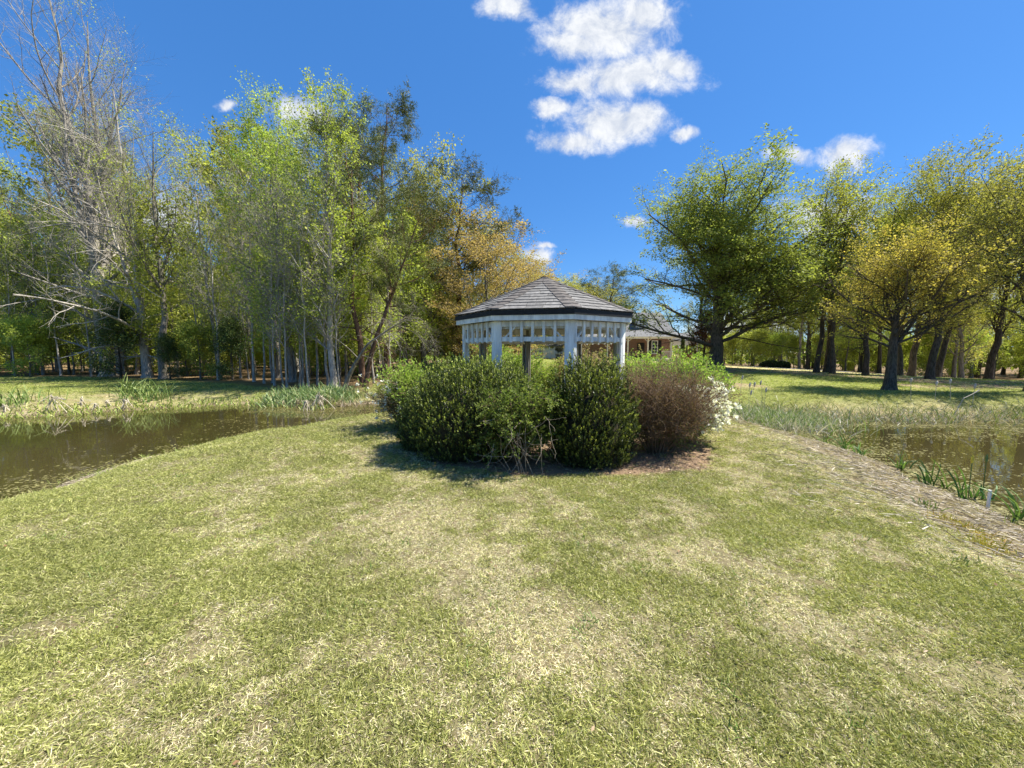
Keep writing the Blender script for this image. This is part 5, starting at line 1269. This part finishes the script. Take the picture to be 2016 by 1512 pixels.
def singles():
    g = 'iris clumps standing along the edge of the right pond'
    L = [(1625, 874, 9, .42, 'small iris clump nearest the dense reed inlet'), (1660, 884, 16, .50, 'upright iris clump beside the wider spreading one'), (1693, 897, 20, .38, 'wide iris clump at the bend of the right bank'),
         (1775, 922, 18, .44, 'iris clump with many thin leaves before the big arching one'), (1812, 950, 5, .24, 'little iris shoot at the foot of the arching clump'), (1826, 955, 14, .58, 'largest iris clump with arching leaves in the right pond edge'),
         (1858, 960, 6, .58, 'tight narrow iris fan next to the arching clump'), (1903, 985, 7, .60, 'tall iris with a yellow flower bud'), (1931, 982, 14, .40, 'low splayed iris clump beside the white stake'), (2004, 1020, 18, .62, 'iris clump at the picture edge behind the bank straw')]
    for i, (px, py, n, h, lab) in enumerate(L):
        o = clump('iris_plant', px, py, n, h, .022, IR, 200+i, lab, g, lean=.45, spread=.05, bend=.55)
        if 'yellow' in lab or i == 8:
            r = rg(5); b = Boxes(); b.box((0.02, 0, .31), (.008, .008, .62)); b.build('flower_stem', M_gs, o)
            P = np.array([[[.02, 0, .60], [.02, 0, .66], [.022, 0, .72]]]); V, F = tubes(P, np.array([[.012, .02, .004]]), 6)
            if 'yellow' in lab: link('flower_bud', make_mesh('bud', V, F, M_yel, smooth=True), o)
            else: link('flower_bud', make_mesh('bud', V, F, M_gs, smooth=True), o)
    # tufts on the banks
    g = 'sedge tufts on the pond banks'
    for i, (px, py, n, h, w_, z, lab, cols) in enumerate(((365, 893, 50, .17, .008, -.5, 'brightest sedge tuft on the left bank', [(.18, .27, .04), (.30, .38, .08)]), (293, 918, 40, .18, .008, -.5, 'sedge tuft on the left bank next to the brightest one', [(.2, .28, .05), (.34, .4, .1)]),
                            (440, 880, 40, .16, .008, -.5, 'loose sedge tuft where the left bank curves', [(.2, .28, .05), (.34, .38, .12)]), (205, 950, 40, .15, .007, -.5, 'low sedge patch at the near end of the left pond', [(.16, .24, .04), (.30, .34, .08)]),
                            (635, 838, 24, .22, .01, -.5, 'sedge tuft near the narrow end of the left pond', [(.2, .28, .05), (.36, .40, .12)]),
                            (1700, 975, 60, .09, .006, -.2, 'dense dark green tuft above the straw bank', [(.12, .2, .03), (.2, .28, .05)]), (1815, 1018, 36, .15, .011, -.3, 'broad leaved green tuft on the straw bank', [(.06, .11, .03), (.16, .24, .05)]),
                            (1890, 1130, 50, .09, .007, -.1, 'small round dark tuft below the yellow sedge', [(.07, .13, .03), (.14, .2, .05)]),
                            (1570, 862, 30, .25, .01, -.5, 'fine reed tuft at the open end of the inlet', [(.12, .2, .04), (.3, .34, .1)]))):
        clump('sedge_tuft', px, py, n, h, w_, cols, 230+i, lab, g, lean=.9, z=z, spread=.06+.02*(i > 4), bend=.6, K=4)
    # yellow sedge patch
    r = rg(260); c = np.array([G(1905, 1060, -.25), G(1935, 1080, -.25), G(1880, 1048, -.25), G(1955, 1100, -.22)])
    pts = np.concatenate([p+r.normal(size=(260, 2))*[.09, .09] for p in c])
    reeds_stuff('yellow_sedge', 'patch of yellow orange sedge on the right bank', 261, pts, .05, .13, [(.26, .30, .04), (.42, .38, .05), (.48, .30, .07)], .006, lean=.6)
    # broken reed tents on the far left bank
    g = 'broken pale reeds folded over the water by the far bank'
    for i, (px, py, n, h, lab) in enumerate(((10, 818, 9, .5, 'low heap of broken white reeds by the far bank'), (50, 812, 7, .45, 'broken reed clump next to the low white heap'), (107, 817, 8, .85, 'tallest upright pair of broken pale reeds'), (163, 810, 9, .6, 'tent shaped broken reeds'),
                              (191, 811, 6, .42, 'smallest folded reed clump'), (213, 808, 6, .5, 'broken reeds bent like a hook'), (248, 808, 9, .55, 'last broken reed clump before the green patch'), (629, 806, 10, .75, 'pointed pale reed tent before the iris bed'), (603, 808, 7, .5, 'short pale reed tent before the iris bed'))):
        r = rg(270+i); x, y = G(px, py, WATER); root = link('broken_reeds', None, loc=(x, y, WATER-.02), label=lab, cat='reeds', group=g)
        m = n; tip = np.array([0, 0, h*.75]); st = np.stack([r.normal(size=m)*h*.30, r.normal(size=m)*h*.2, np.zeros(m)], 1)
        P = np.stack([st, (st+tip)/2+r.normal(size=(m, 3))*.03, tip+r.normal(size=(m, 3))*.07*h, tip+np.stack([r.normal(size=m)*.2*h, r.normal(size=m)*.1*h, -.25*h*r.random(m)], 1)], 1)
        V, F = tubes(P, np.full((m, 4), .011), 4); link('stalks', make_mesh('stalks', V, F, M_dry), root)
    # cattails with seed heads
    g = 'tall dead cattails with pale seed heads'
    for i, (px, py, by, h_, lab) in enumerate(((1425, 747, 815, 0, 'outermost cattail over the inlet with a drooping head'), (1431, 738, 815, 0, 'tallest fluffy cattail over the inlet'), (1454, 741, 815, 0, 'hooked fluffy cattail beside the tallest one'), (1439, 756, 818, 0, 'thin faded cattail between the fluffy ones'),
                              (1472, 755, 818, 0, 'first of the close pair of cattails'), (1479, 754, 818, 0, 'darker headed one of the close pair of cattails'), (1500, 751, 812, 0, 'thin cattail beyond the close pair'), (1503, 765, 822, 0, 'short headed cattail lowest over the inlet'),
                              (1473, 770, 825, 0, 'short cattail leaning below the close pair'), (1791, 746, 800, 0, 'cattail with a hooked head before the leaning lawn trunk'), (1838, 752, 800, 0, 'faint cattail in the middle of the far reeds'), (1869, 748, 800, 0, 'fluffiest cattail of the far reeds'), (1913, 757, 800, 0, 'cattail tilting away near the end of the far reeds'))):
        far = px > 1700
        x, y = (G(px, 812, WATER) if far else G(px, by, WATER)); y2 = y; zt = AT(px, py, y2)[2]
        r = rg(300+i); H = zt-WATER
        root = link('cattail', None, loc=(x, y, WATER-.03), label=lab, cat='cattail', group=g)
        K = 7; t = np.linspace(0, 1, K); ben = (r.random()*2-1)*.12
        P = np.stack([ben*t**2, 0*t, t*H], 1)[None]; V, F = tubes(P, np.full((1, K), .006 if not far else .009), 4); link('stem', make_mesh('stem', V, F, M_dry), root)
        hx = ben; P = np.array([[[hx, 0, H-.10], [hx, 0, H-.05], [hx+.01, 0, H+.02], [hx+.03, 0, H+.07]]]); V, F = tubes(P, np.array([[.012, .028, .030, .008]])*(1.0 if not far else 1.25), 7)
        link('seed_head', make_mesh('seed_head', V, F, M_fluff, smooth=True), root)
    # white stake
    x, y = G(1945, 998, -.5); b = Boxes(); R = np.array([[1, 0, .04], [0, 1, 0], [-.04, 0, 1]]); b.box((0, 0, .11), (.024, .024, .34), R); b.box((0, 0, .283), (.028, .028, .012), R)
    b.build('stake', M_purewhite, None, loc=(x, y, hz(x, y)), label='short white plastic stake at the edge of the right pond', cat='stake')
    # big bent stalk over the far reeds
    p0 = AT(1897, 784, 12.3); p1 = AT(1928, 768, 12.3); root = link('dead_stalk', None, loc=(float(p0[0]), 12.3, WATER), label='slanting pale reed stalk over the far bank reeds', cat='reeds')
    P = np.array([[[-.3, 0, 0], [0, 0, p0[2]-WATER], [(p1[0]-p0[0])*.6, 0, (p1[2]-WATER)-.12], [p1[0]-p0[0], 0, p1[2]-WATER]]]); V, F = tubes(P, np.array([[.012, .012, .012, .022]]), 5); link('stalk', make_mesh('stalk', V, F, M_dry), root)
    # dark clipped hedge and a pale board far off behind the oak
    r = rg(400)
    for i, (px, w_, lab) in enumerate(((1516, 1.05, 'low dark clipped hedge bush at the far lawn edge'), (1541, .75, 'smaller low dark hedge bush beside the longer one'))):
        x = AT(px, 715, 41)[0]; root = link('hedge_bush', None, loc=(x, 41, hz(x, 41)-.05), label=lab, cat='bush'); n = 2600
        p, nn = env_points(r, n, (w_, .5, .75), 5+i, .1); V, F = leaf_quads(r, p, nn+r.normal(size=nn.shape)*.6, np.full(n, .12), np.full(n, .08)); link('foliage', make_mesh('hedge_foliage', V, F, M_leafgloss, col=np.repeat(palette(r, n, DK[:2], .2), 4, 0)), root)
        core((w_, .5, .75), 7, 'branches', root, .9)
    x = AT(1541, 699, 60)[0]
    root = link('far_house', None, loc=(x, 62, hz(x, 62)), label='pale far off house glimpsed between the trunks', cat='house')
    b = Boxes(); b.box((0, 0, 1.3), (2.4, 3, 2.6)); b.build('wall', M_purewhite, root)
    b = Boxes(); b.slab([(-1.6, -1.8, 2.62), (1.6, -1.8, 2.62), (1.6, 0, 3.9), (-1.6, 0, 3.9)], .1); b.slab([(1.6, 1.8, 2.62), (-1.6, 1.8, 2.62), (-1.6, 0, 3.9), (1.6, 0, 3.9)], .1); b.build('roof', M_roof, root)
    b = Boxes(); b.box((0, -1.52, 1.4), (.9, .05, 1.1)); b.build('window', M_glass, root)
M_gs = plain('green stem', (.12, .18, .05), .6, 20); M_yel = plain('yellow petal', (.62, .50, .05), .5, 20); M_fluff = plain('cattail fluff', (.52, .45, .36), .95, 40, .3, .6)
singles()

def separate_labels():
    by = {}
    for o in COL.objects:
        if o.parent is None and o.get('group') and o.get('label'): by.setdefault(o['label'], []).append(o)
    words = ['nearest', 'second nearest', 'third nearest', 'fourth nearest', 'fifth nearest', 'sixth nearest', 'seventh nearest', 'eighth nearest', 'ninth nearest', 'tenth nearest', 'second farthest', 'farthest']
    for lab, os_ in by.items():
        if len(os_) > 1 and len(os_) <= 12:
            for w_, o in zip(words, sorted(os_, key=lambda q: q.location.length)): o['label'] = w_+' '+lab
separate_labels()
print('unique tris', sum(sum(len(p.vertices)-2 for p in m.polygons) if len(m.polygons) < 2000 else int(len(m.loops)-2*len(m.polygons)) for m in bpy.data.meshes))
